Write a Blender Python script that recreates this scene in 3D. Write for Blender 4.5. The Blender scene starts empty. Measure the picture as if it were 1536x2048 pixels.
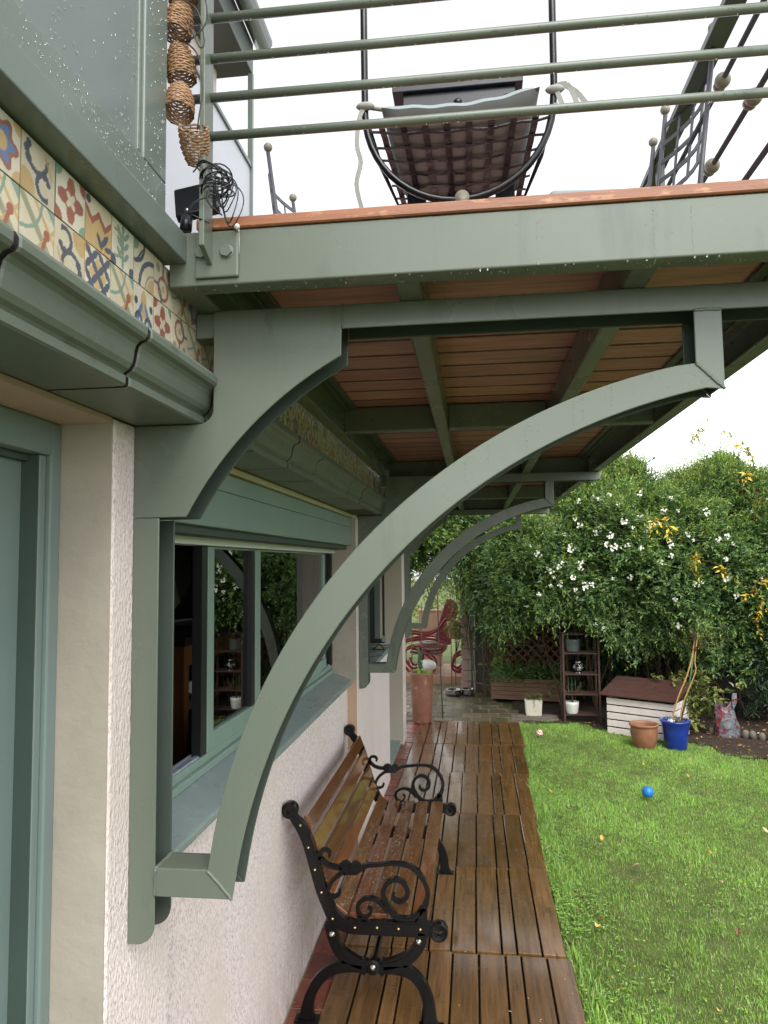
import bpy, bmesh, math, random
import numpy as np
from mathutils import Vector, Matrix
random.seed(7); rng = np.random.default_rng(7)
R = math.radians
SC = bpy.context.scene
COLL = SC.collection
G = -0.135          # top of the deck; the balcony brackets sit on the wall plane x = 0, y runs along the house

# ------------------------------------------------------------------ camera
cam_d = bpy.data.cameras.new('camera'); cam = bpy.data.objects.new('camera', cam_d); COLL.objects.link(cam)
cam_d.sensor_fit = 'VERTICAL'; cam_d.sensor_height = 24.0; cam_d.lens = 24.0*1435.8178/2048.0
cam_d.clip_start = 0.02; cam_d.clip_end = 500
yaw, pitch, roll = R(7.07535), R(4.08677), R(.60897)
fw = Vector((-math.sin(yaw)*math.cos(pitch), math.cos(yaw)*math.cos(pitch), math.sin(pitch)))
rt = Vector((math.cos(yaw), math.sin(yaw), 0)); up = rt.cross(fw)
r2 = math.cos(roll)*rt - math.sin(roll)*up; u2 = math.cos(roll)*up + math.sin(roll)*rt
M = Matrix((r2, u2, -fw)).transposed().to_4x4(); M.translation = Vector((.7644, 0, 1.75))
cam.matrix_world = M
SC.camera = cam

# ------------------------------------------------------------------ world (overcast), sun, exposure
SUN_EL, SUN_AZ = 50.0, 160.0      # azimuth measured clockwise from +y
w = bpy.data.worlds.new("World"); SC.world = w; w.use_nodes = True
nt = w.node_tree; nt.nodes.clear()
sky = nt.nodes.new('ShaderNodeTexSky'); sky.sky_type = 'NISHITA'; sky.sun_disc = False
sky.sun_elevation = R(SUN_EL); sky.sun_rotation = R(SUN_AZ); sky.air_density = 1.0; sky.dust_density = 1.0; sky.ozone_density = 1.0
hs = nt.nodes.new('ShaderNodeHueSaturation'); hs.inputs['Saturation'].default_value = .12; hs.inputs['Value'].default_value = 1.0
bg = nt.nodes.new('ShaderNodeBackground'); bg.inputs['Strength'].default_value = .15
wo = nt.nodes.new('ShaderNodeOutputWorld')
nt.links.new(sky.outputs[0], hs.inputs['Color']); nt.links.new(hs.outputs[0], bg.inputs['Color']); nt.links.new(bg.outputs[0], wo.inputs['Surface'])
sd = bpy.data.lights.new('sun', 'SUN'); sd.energy = 1.0; sd.angle = R(40); sd.color = (1, .97, .92)
sun = bpy.data.objects.new('sun', sd); COLL.objects.link(sun)
sdir = Vector((math.sin(R(SUN_AZ))*math.cos(R(SUN_EL)), math.cos(R(SUN_AZ))*math.cos(R(SUN_EL)), math.sin(R(SUN_EL))))
sun.rotation_euler = sdir.to_track_quat('Z', 'Y').to_euler()
vs = SC.view_settings; vs.view_transform = 'Standard'; vs.look = 'None'; vs.exposure = 1.5; vs.gamma = 1.0

# ------------------------------------------------------------------ materials
def srgb(r, g, b):
    f = lambda c: (c/255/12.92) if c/255 <= .04045 else ((c/255+.055)/1.055)**2.4
    return (f(r), f(g), f(b))
MATS = {}
def mat(name, col, rough=.5, metal=0, var=.12, vscale=3, stretch=(1, 1, 1), bump=0, bscale=80, bstretch=(1, 1, 1), rvar=.08,
        spots=(), attr=False, coat=0, spec=.5, trans=0, bdist=.004, bdetail=4, rscale=2.5, uvstain=None, splash=None):
    m = bpy.data.materials.new(name); m.use_nodes = True; MATS[name] = m
    t = m.node_tree; n = t.nodes; L = t.links; n.clear()
    out = n.new('ShaderNodeOutputMaterial'); p = n.new('ShaderNodeBsdfPrincipled')
    L.new(p.outputs[0], out.inputs[0])
    geo = n.new('ShaderNodeNewGeometry')
    def noise(scale, st=(1, 1, 1), detail=4, rough_=.55):
        mp = n.new('ShaderNodeMapping'); mp.inputs['Scale'].default_value = st
        L.new(geo.outputs['Position'], mp.inputs['Vector'])
        no = n.new('ShaderNodeTexNoise'); no.inputs['Scale'].default_value = scale; no.inputs['Detail'].default_value = detail
        no.inputs['Roughness'].default_value = rough_
        L.new(mp.outputs[0], no.inputs['Vector']); return no.outputs['Fac']
    def ramp(src, lo, hi):
        r = n.new('ShaderNodeMapRange'); r.inputs['From Min'].default_value = lo; r.inputs['From Max'].default_value = hi
        r.clamp = True
        L.new(src, r.inputs['Value']); return r.outputs[0]
    def mix(f, a, b, mode='MIX'):
        x = n.new('ShaderNodeMix'); x.data_type = 'RGBA'; x.blend_type = mode
        if isinstance(f, float): x.inputs[0].default_value = f
        else: L.new(f, x.inputs[0])
        for s, v in ((6, a), (7, b)):
            if isinstance(v, tuple): x.inputs[s].default_value = (*v[:3], 1)
            else: L.new(v, x.inputs[s])
        return x.outputs[2]
    c = tuple(col)
    lo = tuple(max(0, v*(1-var)) for v in c); hi = tuple(min(1, v*(1+var)) for v in c)
    base = mix(ramp(noise(vscale, stretch, 6, .6), .3, .7), lo, hi)
    if attr:
        a = n.new('ShaderNodeAttribute'); a.attribute_name = 'Col'
        base = mix(1.0, base, a.outputs['Color'], 'MULTIPLY')
    if uvstain:
        a = n.new('ShaderNodeAttribute'); a.attribute_name = 'Edge'
        f = n.new('ShaderNodeMath'); f.operation = 'ADD'
        L.new(a.outputs['Fac'], f.inputs[0])
        q = n.new('ShaderNodeMath'); q.operation = 'MULTIPLY'; q.inputs[1].default_value = .7
        L.new(noise(30, (1, .2, 1), 4), q.inputs[0]); L.new(q.outputs[0], f.inputs[1])
        base = mix(ramp(f.outputs[0], .82, 1.0), base, tuple(uvstain))
    for (sc_, sscale, slo, shi, sst) in spots:
        base = mix(ramp(noise(sscale, sst, 5, .6), slo, shi), base, tuple(sc_))
    if splash:
        sx = n.new('ShaderNodeSeparateXYZ'); L.new(geo.outputs['Position'], sx.inputs[0])
        hgt = ramp(sx.outputs['Z'], G+.34, G); ad = n.new('ShaderNodeMath'); ad.operation = 'MULTIPLY'; L.new(hgt, ad.inputs[0]); L.new(ramp(noise(24, (1, 1, .5), 5), .35, .75), ad.inputs[1])
        base = mix(ad.outputs[0], base, tuple(splash))
    L.new(base, p.inputs['Base Color'])
    rr = n.new('ShaderNodeMapRange'); rr.inputs['From Min'].default_value = .3; rr.inputs['From Max'].default_value = .7
    rr.inputs['To Min'].default_value = max(.02, rough-rvar); rr.inputs['To Max'].default_value = min(1, rough+rvar)
    L.new(noise(rscale, (1, 1, 1), 5), rr.inputs['Value']); L.new(rr.outputs[0], p.inputs['Roughness'])
    p.inputs['Metallic'].default_value = metal
    p.inputs['Specular IOR Level'].default_value = spec
    if coat: p.inputs['Coat Weight'].default_value = coat; p.inputs['Coat Roughness'].default_value = .08
    if trans: p.inputs['Transmission Weight'].default_value = trans
    if bump:
        b = n.new('ShaderNodeBump'); b.inputs['Strength'].default_value = bump; b.inputs['Distance'].default_value = bdist
        L.new(noise(bscale, bstretch, bdetail, .6), b.inputs['Height']); L.new(b.outputs[0], p.inputs['Normal'])
    return m

def leafmat(name, rough=.38, trl=.25):
    m = bpy.data.materials.new(name); m.use_nodes = True; MATS[name] = m
    t = m.node_tree; n = t.nodes; L = t.links; n.clear()
    out = n.new('ShaderNodeOutputMaterial'); p = n.new('ShaderNodeBsdfPrincipled'); a = n.new('ShaderNodeAttribute'); a.attribute_name = 'Col'
    p.inputs['Roughness'].default_value = rough; p.inputs['Specular IOR Level'].default_value = .4
    tr = n.new('ShaderNodeBsdfTranslucent'); mx = n.new('ShaderNodeMixShader'); mx.inputs[0].default_value = trl
    L.new(a.outputs['Color'], p.inputs['Base Color']); L.new(a.outputs['Color'], tr.inputs['Color'])
    L.new(p.outputs[0], mx.inputs[1]); L.new(tr.outputs[0], mx.inputs[2]); L.new(mx.outputs[0], out.inputs[0])
    return m

def glassmat(name, tint=(.8, .85, .85)):
    m = bpy.data.materials.new(name); m.use_nodes = True; MATS[name] = m
    t = m.node_tree; n = t.nodes; L = t.links; n.clear()
    out = n.new('ShaderNodeOutputMaterial'); tr = n.new('ShaderNodeBsdfTransparent'); tr.inputs[0].default_value = (*tint, 1)
    gl = n.new('ShaderNodeBsdfGlossy'); gl.inputs['Roughness'].default_value = .01
    fr = n.new('ShaderNodeFresnel'); fr.inputs['IOR'].default_value = 1.6
    mt = n.new('ShaderNodeMath'); mt.operation = 'MULTIPLY'; mt.inputs[1].default_value = 1.6; mt.use_clamp = True
    mx = n.new('ShaderNodeMixShader')
    L.new(fr.outputs[0], mt.inputs[0]); L.new(mt.outputs[0], mx.inputs[0]); L.new(tr.outputs[0], mx.inputs[1]); L.new(gl.outputs[0], mx.inputs[2]); L.new(mx.outputs[0], out.inputs[0])
    return m

GREEN = srgb(102, 110, 98)
rain = ((GREEN[0]*.72, GREEN[1]*.72, GREEN[2]*.72), 6, .58, .75, (1.5, 1.5, .25))
mat('sage_paint', GREEN, rough=.3, var=.05, vscale=2.0, bump=.05, bscale=60, rvar=.1, spots=[rain])
mat('sage_paint_shade', srgb(70, 80, 74), rough=.35, var=.12, bump=.1, bscale=70)  # darker sage; on the brackets it paints in the shade inside the channels
mat('cornice_paint', srgb(106, 115, 104), rough=.4, var=.14, vscale=5, bump=.15, bscale=35, stretch=(1, .3, 1), spots=[(srgb(86, 88, 74), 16, .6, .74, (1, 1, 2)), (srgb(150, 156, 140), 55, .7, .76, (1, 1, 1))])
mat('teal_paint', srgb(132, 155, 147), rough=.42, var=.05, vscale=3, bump=.12, bscale=120, bstretch=(1, .15, 1))
mat('teal_dull', srgb(118, 135, 132), rough=.5, var=.06, bump=.12, bscale=90, bstretch=(1, 1, .1))
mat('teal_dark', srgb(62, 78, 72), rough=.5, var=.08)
mat('sill_paint', srgb(134, 148, 147), rough=.3, var=.1, vscale=7, bump=.12, bscale=50, rvar=.15)
mat('stucco', srgb(242, 229, 228), rough=.9, var=.03, vscale=1.5, bump=.8, bscale=115, bstretch=(1, 1, .5), bdist=.007, bdetail=2, spots=[(srgb(186, 170, 165), 190, .46, .66, (1, 1, .5)), (srgb(222, 208, 200), 2.2, .5, .75, (1, 1, .5)), (srgb(214, 202, 194), 16, .66, .85, (1, 1, .06)), (srgb(176, 150, 142), 70, .66, .74, (1, 1, .22))], splash=srgb(186, 168, 154))
mat('greige', srgb(172, 163, 150), rough=.75, var=.08, vscale=6, bump=.4, bscale=26, bstretch=(.8, 1, .9), bdist=.008, bdetail=4, spots=[(srgb(146, 132, 112), 5, .62, .75, (1, 1, .6))])
mat('greige_smooth', srgb(182, 173, 157), rough=.75, var=.05, vscale=3, bump=.15, bscale=60)
mat('peach', srgb(196, 165, 140), rough=.8, var=.06, bump=.2, bscale=60)
mat('lintel_pink', srgb(186, 160, 148), rough=.85, var=.1, vscale=8, bump=.5, bscale=40)
mat('cream', srgb(222, 214, 192), rough=.7, var=.06, bump=.2, bscale=50)
mat('tile', (.88, .86, .83), rough=.3, var=.10, vscale=26, attr=True, bump=.15, bscale=90, rvar=.12, spots=[(srgb(160, 146, 118), 30, .66, .8, (1, 1, 1))])
mat('grout', srgb(92, 86, 76), rough=.9, var=.25, vscale=30, bump=.5, bscale=120)
mat('balcony_wood', srgb(166, 118, 108), rough=.5, var=.28, vscale=10, stretch=(.35, 5, 2), bump=.2, bscale=60, bstretch=(.2, 3, 1), attr=True, uvstain=srgb(58, 24, 22), spots=[(srgb(118, 80, 72), 7, .55, .75, (.35, 4, 1)), (srgb(206, 166, 150), 11, .62, .78, (.25, 6, 1))])
mat('nosing_wood', srgb(146, 94, 66), rough=.45, var=.2, vscale=9, stretch=(.5, 3, 6), bump=.2, bscale=60, bstretch=(.2, 1, 3), spots=[(srgb(190, 142, 104), 26, .56, .7, (.8, 1, 2.5))])
mat('gap_dark', srgb(36, 28, 28), rough=.8)
mat('iron_black', (.004, .004, .005), rough=.2, var=.2, vscale=20, bump=.08, bscale=90, rvar=.06, spec=.35)
mat('iron_grey', srgb(66, 66, 72), rough=.45, var=.15, bump=.1, bscale=90)
mat('strap_iron', (.07, .07, .08), rough=.26, metal=.4, var=.4, vscale=14, bump=.8, bscale=60, rvar=.15)
mat('brass_ball', srgb(122, 116, 100), rough=.5, var=.15)
mat('cushion', srgb(138, 148, 150), rough=.85, var=.05, bump=.2, bscale=500, bdist=.001)
mat('cushion_under', srgb(150, 118, 106), rough=.9, var=.08, vscale=8)
mat('ribbon', srgb(150, 152, 146), rough=.85, var=.06)
mat('bench_wood', (.16, .055, .018), rough=.17, var=.35, vscale=11, stretch=(4, .35, 3), bump=.5, bscale=14, bstretch=(1.5, .9, 1.5), bdist=.006, rvar=.07, coat=.6, attr=True)
mat('steel', (.62, .6, .56), rough=.25, metal=1, var=.05)
mat('brass', (.6, .42, .2), rough=.3, metal=1, var=.1)
mat('deck_wood', srgb(108, 79, 46), rough=.21, var=.4, vscale=9, stretch=(5, .3, 1), bump=.55, bscale=60, bstretch=(3, .12, 1), bdist=.003, rvar=.18, rscale=5, attr=True, coat=.5,
    spots=[(srgb(52, 38, 24), 7, .6, .75, (3, .4, 1)), (srgb(150, 132, 108), 90, .70, .76, (2.2, .35, 1))])
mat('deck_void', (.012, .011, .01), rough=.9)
mat('red_brick', srgb(118, 62, 46), rough=.25, var=.35, vscale=12, bump=.4, bscale=60, rvar=.15, attr=True)
mat('mortar', srgb(150, 140, 120), rough=.85, var=.2, vscale=14, bump=.4, bscale=80)
mat('paver', srgb(104, 96, 80), rough=.35, var=.3, vscale=9, bump=.5, bscale=50, rvar=.15, attr=True)
mat('moss_joint', srgb(134, 134, 84), rough=.9, var=.3, vscale=16, bump=.5, bscale=80)
mat('soil', srgb(58, 44, 33), rough=.85, var=.4, vscale=22, bump=1.0, bscale=40, bdist=.03)
mat('lawn_base', srgb(88, 100, 46), rough=.9, var=.4, vscale=9, bump=.8, bscale=60, bdist=.02, spots=[(srgb(112, 96, 64), 4, .62, .72, (1, 1, 1))])
mat('terracotta', srgb(142, 96, 78), rough=.5, var=.2, vscale=9, bump=.15, bscale=60, spots=[(srgb(196, 152, 128), 5, .56, .64, (1, 1, .8)), (srgb(120, 70, 52), 7, .62, .75, (1, 1, 1))])
mat('terracotta_plain', srgb(138, 92, 68), rough=.6, var=.2, vscale=14, bump=.2, bscale=90, spots=[(srgb(110, 62, 44), 9, .6, .75, (1, 1, .5))])
mat('blue_glaze', srgb(26, 52, 140), rough=.16, var=.12, vscale=12, coat=.4)
mat('blue_ball', srgb(30, 116, 190), rough=.4, var=.08)
mat('white_paint', srgb(216, 206, 200), rough=.6, var=.07, vscale=8, bump=.2, bscale=70, spots=[(srgb(176, 164, 150), 11, .66, .8, (.6, 1, 1))])
mat('roof_brown', srgb(76, 52, 46), rough=.4, var=.25, vscale=11, stretch=(1, 3, 3), bump=.3, bscale=50, bstretch=(.2, 2, 2))
mat('planter_wood', srgb(112, 84, 62), rough=.6, var=.28, vscale=9, stretch=(.6, 2, 6), bump=.3, bscale=50, bstretch=(.2, 1, 3))
mat('lattice_wood', srgb(110, 74, 52), rough=.7, var=.25)
mat('rust_iron', srgb(72, 48, 40), rough=.65, var=.3, vscale=14, bump=.3, bscale=80)
mat('chippy_white', srgb(196, 192, 176), rough=.7, var=.08, vscale=9, spots=[(srgb(140, 106, 76), 14, .58, .68, (1, 1, .5))])
mat('grey_glaze', srgb(96, 106, 108), rough=.3, var=.15)
mat('ceramic_white', srgb(210, 210, 202), rough=.35, var=.05)
mat('pink_block', srgb(160, 132, 124), rough=.85, var=.12, vscale=9, bump=.4, bscale=60)
mat('grey_block', srgb(150, 150, 140), rough=.85, var=.14, vscale=9, bump=.4, bscale=60)
mat('red_lacquer', srgb(116, 22, 30), rough=.35, var=.15, vscale=8)
mat('red_faded', srgb(130, 44, 52), rough=.45, var=.18, vscale=7)
mat('pale_wood', srgb(158, 124, 98), rough=.6, var=.15, vscale=6, stretch=(3, 3, .5), bump=.2, bscale=50)
mat('bag_white', srgb(96, 102, 108), rough=.22, var=.3, vscale=16, bump=.8, bscale=16, bdist=.03, spots=[(srgb(110, 36, 46), 13, .5, .6, (1, 1, 1.4)), (srgb(46, 46, 52), 17, .55, .65, (1, 1, 1))])
mat('wall_far', srgb(84, 78, 72), rough=.9, var=.15, vscale=3, bump=.4, bscale=40)
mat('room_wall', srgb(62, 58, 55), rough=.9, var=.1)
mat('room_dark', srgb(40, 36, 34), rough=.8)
mat('cabinet_wood', srgb(140, 90, 50), rough=.4, var=.2, vscale=8, stretch=(3, 3, .5))
mat('cabinet_dark', srgb(44, 30, 24), rough=.5)
mat('sail', srgb(90, 84, 78), rough=.9)
mat('toy_white', srgb(225, 225, 225), rough=.3)
mat('track_alu', srgb(170, 176, 196), rough=.3, metal=.3, var=.05)
mat('track_black', srgb(28, 30, 32), rough=.4)
mat('white_seal', srgb(208, 214, 208), rough=.5, var=.03)
mat('panel_grey', srgb(112, 122, 120), rough=.34, var=.08, vscale=2, rvar=.08, bump=.03, bscale=40)
mat('panel_frame', srgb(106, 117, 110), rough=.28, var=.06, vscale=3, rvar=.1, bump=.05, bscale=60)
mat('panel_white', srgb(186, 190, 196), rough=.5, var=.05, bump=.1, bscale=60)
mat('fascia_dark', srgb(88, 94, 90), rough=.4, var=.1)
mat('wicker', srgb(158, 122, 90), rough=.55, var=.3, vscale=60, bump=.3, bscale=300, bdist=.001)
mat('cable_black', (.01, .01, .012), rough=.4)
mat('plastic_black', (.012, .013, .02), rough=.35, var=.1)
mat('bark', srgb(84, 66, 48), rough=.85, var=.3, vscale=30, bump=.5, bscale=90)
mat('cane', srgb(176, 138, 84), rough=.6, var=.2, vscale=30)
mat('stem_green', srgb(54, 92, 58), rough=.5, var=.2)
mat('flower_white', srgb(240, 240, 228), rough=.6, var=.03)
mat('ball_white', srgb(222, 220, 212), rough=.5, var=.05)
mat('ball_red', srgb(190, 30, 36), rough=.5)
mat('stone', srgb(104, 98, 88), rough=.8, var=.2, vscale=14, bump=.4, bscale=50)
mat('leaf_litter', (1, 1, 1), rough=.5, var=.15, attr=True)
mat('lime_triangle', srgb(172, 170, 126), rough=.4)
leafmat('leaf', .34, .22); leafmat('grass', .5, .35)
glassmat('glass'); glassmat('window_glass', (.42, .47, .46))
mw = mat('water', (.8, .85, .82), rough=.04, var=.0, rvar=.0, trans=.85); 
mw.node_tree.nodes['Principled BSDF'].inputs['IOR'].default_value = 1.33

# ------------------------------------------------------------------ mesh builder
class MB:
    def __init__(s): s.v = []; s.f = []; s.sm = []; s.col = None; s.c = None; s.edge = None; s.mi = []; s.m = 0
    def add(s, vs_, fs, smooth=False, cols=None, edges=None):
        o = len(s.v); s.v += [tuple(p) for p in vs_]
        s.f += [tuple(i+o for i in f) for f in fs]; s.sm += [smooth]*len(fs); s.mi += [s.m]*len(fs)
        if s.c is not None or s.col is not None or cols is not None:
            if s.col is None: s.col = [(1, 1, 1)]*o
            s.col += list(cols) if cols is not None else [s.c or (1, 1, 1)]*len(vs_)
        if edges is not None or s.edge is not None:
            if s.edge is None: s.edge = [0]*o
            s.edge += list(edges) if edges is not None else [0]*len(vs_)
        return o
    def box(s, x0, x1, y0, y1, z0, z1, **k):
        s.add([(x0,y0,z0),(x1,y0,z0),(x1,y1,z0),(x0,y1,z0),(x0,y0,z1),(x1,y0,z1),(x1,y1,z1),(x0,y1,z1)],
              [(0,3,2,1),(4,5,6,7),(0,1,5,4),(1,2,6,5),(2,3,7,6),(3,0,4,7)], **k)
    def obox(s, c, ax, ay, az, hx, hy, hz):
        c = Vector(c); ax = Vector(ax).normalized(); ay = Vector(ay).normalized(); az = Vector(az).normalized(); P = []
        for k in (-1, 1):
            for i, j in ((-1,-1),(1,-1),(1,1),(-1,1)): P.append(c+ax*hx*i+ay*hy*j+az*hz*k)
        s.add(P, [(0,3,2,1),(4,5,6,7),(0,1,5,4),(1,2,6,5),(2,3,7,6),(3,0,4,7)])
    def bar(s, a, b, w, h, upv=(0,0,1)):
        a = Vector(a); b = Vector(b); d = (b-a); l = d.length; d.normalize(); u = Vector(upv); sx = d.cross(u)
        if sx.length < 1e-4: sx = d.cross(Vector((1,0,0)))
        sx.normalize(); u = sx.cross(d); s.obox((a+b)/2, d, sx, u, l/2, w/2, h/2)
    def prism(s, poly, vec, smooth=False):          # planar polygon extruded by vec
        n = len(poly); vec = Vector(vec); P = [Vector(p) for p in poly]; Q = [p+vec for p in P]
        nr = Vector((0,0,0))
        for i in range(n): nr += P[i].cross(P[(i+1) % n])
        fl = nr.dot(vec) > 0
        fs = [tuple(range(n)), tuple(range(2*n-1, n-1, -1))] + [(i, n+i, n+(i+1) % n, (i+1) % n) for i in range(n)]
        if fl: fs = [tuple(reversed(f)) for f in fs]
        s.add(P+Q, fs, smooth)
    def tube(s, pts, r, seg=8, closed=False, cap=True, smooth=True):
        P = [Vector(p) for p in pts]; n = len(P)
        rs = r if isinstance(r, (list, tuple)) else [r]*n
        T = []
        for i in range(n):
            a = P[(i-1) % n] if (closed or i > 0) else P[i]; b = P[(i+1) % n] if (closed or i < n-1) else P[i]
            t = (b-a); T.append(t.normalized() if t.length > 1e-9 else Vector((0,0,1)))
        u = T[0].orthogonal().normalized(); V = []
        for i in range(n):
            u = (u - T[i]*u.dot(T[i]));
            if u.length < 1e-6: u = T[i].orthogonal()
            u.normalize(); v = T[i].cross(u)
            for k in range(seg):
                a = 2*math.pi*k/seg; V.append(P[i]+(u*math.cos(a)+v*math.sin(a))*rs[i])
        F = []
        for i in range(n if closed else n-1):
            j = (i+1) % n
            for k in range(seg): F.append((i*seg+k, i*seg+(k+1) % seg, j*seg+(k+1) % seg, j*seg+k))
        if cap and not closed: F += [tuple(range(seg-1, -1, -1)), tuple((n-1)*seg+k for k in range(seg))]
        s.add(V, F, smooth)
    def lathe(s, prof, c=(0,0,0), seg=32, axis=None, smooth=True, wob=0):
        c = Vector(c); V = []; F = []
        if axis is None: X, Y, Z = Vector((1,0,0)), Vector((0,1,0)), Vector((0,0,1))
        else: Z = Vector(axis).normalized(); X = Z.orthogonal().normalized(); Y = Z.cross(X)
        for (r, z) in prof:
            for k in range(seg):
                a = 2*math.pi*k/seg; q = r*(1+wob*math.sin(a*3+z*20)); V.append(c+X*q*math.cos(a)+Y*q*math.sin(a)+Z*z)
        for i in range(len(prof)-1):
            for k in range(seg): F.append((i*seg+k, i*seg+(k+1) % seg, (i+1)*seg+(k+1) % seg, (i+1)*seg+k))
        F += [tuple(range(seg-1, -1, -1)), tuple((len(prof)-1)*seg+k for k in range(seg))]
        s.add(V, F, smooth)
    def ball(s, c, r, seg=16, ring=10, sc=(1,1,1)):
        V = []; F = []
        for i in range(ring+1):
            t = math.pi*i/ring
            for k in range(seg):
                a = 2*math.pi*k/seg; V.append((c[0]+r*sc[0]*math.sin(t)*math.cos(a), c[1]+r*sc[1]*math.sin(t)*math.sin(a), c[2]-r*sc[2]*math.cos(t)))
        for i in range(ring):
            for k in range(seg): F.append((i*seg+k, i*seg+(k+1) % seg, (i+1)*seg+(k+1) % seg, (i+1)*seg+k))
        s.add(V, F, True)
    def ribbon(s, pts, y, t, smooth=False):         # pts (x, z, width): flat cast bar lying in the plane y, t thick
        n = len(pts); Lf = []; Rt = []
        for i, (x, z, wd) in enumerate(pts):
            a = pts[max(0, i-1)]; b = pts[min(n-1, i+1)]; dx, dz = b[0]-a[0], b[1]-a[1]; l = math.hypot(dx, dz) or 1
            nx, nz = -dz/l*wd/2, dx/l*wd/2; Lf.append((x+nx, z+nz)); Rt.append((x-nx, z-nz))
        V = []
        for i in range(n): V += [(Lf[i][0], y, Lf[i][1]), (Rt[i][0], y, Rt[i][1]), (Rt[i][0], y+t, Rt[i][1]), (Lf[i][0], y+t, Lf[i][1])]
        F = []
        for i in range(n-1):
            a = i*4; b = a+4
            for k in range(4): F.append((a+k, a+(k+1) % 4, b+(k+1) % 4, b+k))
        F += [(3,2,1,0), (n*4-4, n*4-3, n*4-2, n*4-1)]
        s.add(V, F, smooth)

def wloc(o):
    v = Vector((0,0,0))
    while o is not None: v += Vector(o.location); o = o.parent
    return v
def obj(name, mb, mt, parent=None, bevel=0, seg=2, loc=None, wn=False):
    me = bpy.data.meshes.new(name); off = wloc(parent) if parent else Vector(loc or (0,0,0))
    V = np.array(mb.v, dtype=np.float32)-np.array(off, dtype=np.float32)
    me.from_pydata(V.tolist(), [], mb.f)
    me.polygons.foreach_set('use_smooth', mb.sm)
    for m_ in (mt if isinstance(mt, (list, tuple)) else [mt]): me.materials.append(MATS[m_])
    me.polygons.foreach_set('material_index', mb.mi)
    if mb.col is not None:
        a = me.attributes.new('Col', 'FLOAT_COLOR', 'POINT'); c = np.ones((len(mb.v), 4), np.float32); c[:, :3] = np.array(mb.col); a.data.foreach_set('color', c.ravel())
    if mb.edge is not None:
        a = me.attributes.new('Edge', 'FLOAT', 'POINT'); a.data.foreach_set('value', np.array(mb.edge, np.float32))
    bm = bmesh.new(); bm.from_mesh(me); bmesh.ops.recalc_face_normals(bm, faces=bm.faces); bm.to_mesh(me); bm.free()
    me.update()
    o = bpy.data.objects.new(name, me); COLL.objects.link(o)
    if parent: o.parent = parent
    else: o.location = off
    if bevel:
        b = o.modifiers.new('bevel', 'BEVEL'); b.width = bevel; b.segments = seg; b.limit_method = 'ANGLE'; b.angle_limit = R(40); b.harden_normals = False
    return o
def npobj(name, V, F4, mt, col=None, parent=None, loc=None, smooth=False):     # big meshes: V (n,3), F (m,k)
    off = wloc(parent) if parent else Vector(loc or (0,0,0))
    me = bpy.data.meshes.new(name); V = (np.asarray(V, np.float32)-np.array(off, np.float32)); F4 = np.asarray(F4, np.int32)
    me.vertices.add(len(V)); me.vertices.foreach_set('co', V.ravel())
    k = F4.shape[1]; me.loops.add(F4.size); me.loops.foreach_set('vertex_index', F4.ravel())
    me.polygons.add(len(F4)); me.polygons.foreach_set('loop_start', np.arange(0, F4.size, k, dtype=np.int32)); me.polygons.foreach_set('loop_total', np.full(len(F4), k, np.int32))
    me.polygons.foreach_set('use_smooth', np.full(len(F4), smooth))
    me.update(calc_edges=True); me.materials.append(MATS[mt])
    if col is not None:
        a = me.attributes.new('Col', 'FLOAT_COLOR', 'POINT'); c = np.ones((len(V), 4), np.float32); c[:, :3] = col; a.data.foreach_set('color', c.ravel())
    o = bpy.data.objects.new(name, me); COLL.objects.link(o)
    if parent: o.parent = parent
    else: o.location = off
    return o
def thing(name, label, cat, loc=(0,0,0), group=None):
    o = bpy.data.objects.new(name, None); COLL.objects.link(o); o.location = loc; o.empty_display_size = .1
    o['label'] = label; o['category'] = cat
    if group: o['group'] = group
    return o
def tag(o, label=None, cat=None, group=None, kind=None):
    if label: o['label'] = label
    if cat: o['category'] = cat
    if group: o['group'] = group
    if kind: o['kind'] = kind
    return o
def dup(root, loc=None, rotz=None, label=None, scale=None):
    r = root.copy(); COLL.objects.link(r)
    if loc is not None: r.location = loc
    if rotz is not None: r.rotation_euler = (0, 0, rotz) if not isinstance(rotz, tuple) else rotz
    if label: r['label'] = label
    if scale: r.scale = scale
    for ch in list(root.children):
        c = ch.copy(); COLL.objects.link(c); c.parent = r
        for g in ch.children:
            d = g.copy(); COLL.objects.link(d); d.parent = c
    return r
def spline(pts, n=6):                                # Catmull-Rom through points
    P = [np.array(p, float) for p in pts]; out = []
    for i in range(len(P)-1):
        a = P[max(i-1, 0)]; b = P[i]; c = P[i+1]; d = P[min(i+2, len(P)-1)]
        for k in range(n):
            t = k/n; out.append(.5*(2*b+(c-a)*t+(2*a-5*b+4*c-d)*t*t+(3*b-a-3*c+d)*t**3))
    out.append(P[-1]); return [tuple(p) for p in out]
#@@END_HELPERS

# ================================================================== GROUND, PATHS, DECK (the setting)
LAWN = G-.045
def lawn_h(x, y): return LAWN + .012*math.sin(x*1.9+1)*math.sin(y*1.3) + .006*math.sin(x*5.1)*math.cos(y*4.3)
gv = []; gf = []
xs = np.concatenate([[-80, -30, -12, -6, -3, 0], np.arange(1.0, 7.01, .15), [9, 14, 30, 80]]); ys = np.concatenate([[-60, -20, -6, -2], np.arange(0, 12.01, .15), [15, 22, 40, 80]])
for yy in ys:
    for xx in xs: gv.append((xx, yy, lawn_h(xx, yy) if (1.3 < xx < 7 and 0 < yy < 12) else LAWN-.012))
nx = len(xs)
for j in range(len(ys)-1):
    for i in range(nx-1): gf.append((j*nx+i, j*nx+i+1, (j+1)*nx+i+1, (j+1)*nx+i))
tag(npobj('ground', gv, gf, 'lawn_base', smooth=True), kind='structure')

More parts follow.
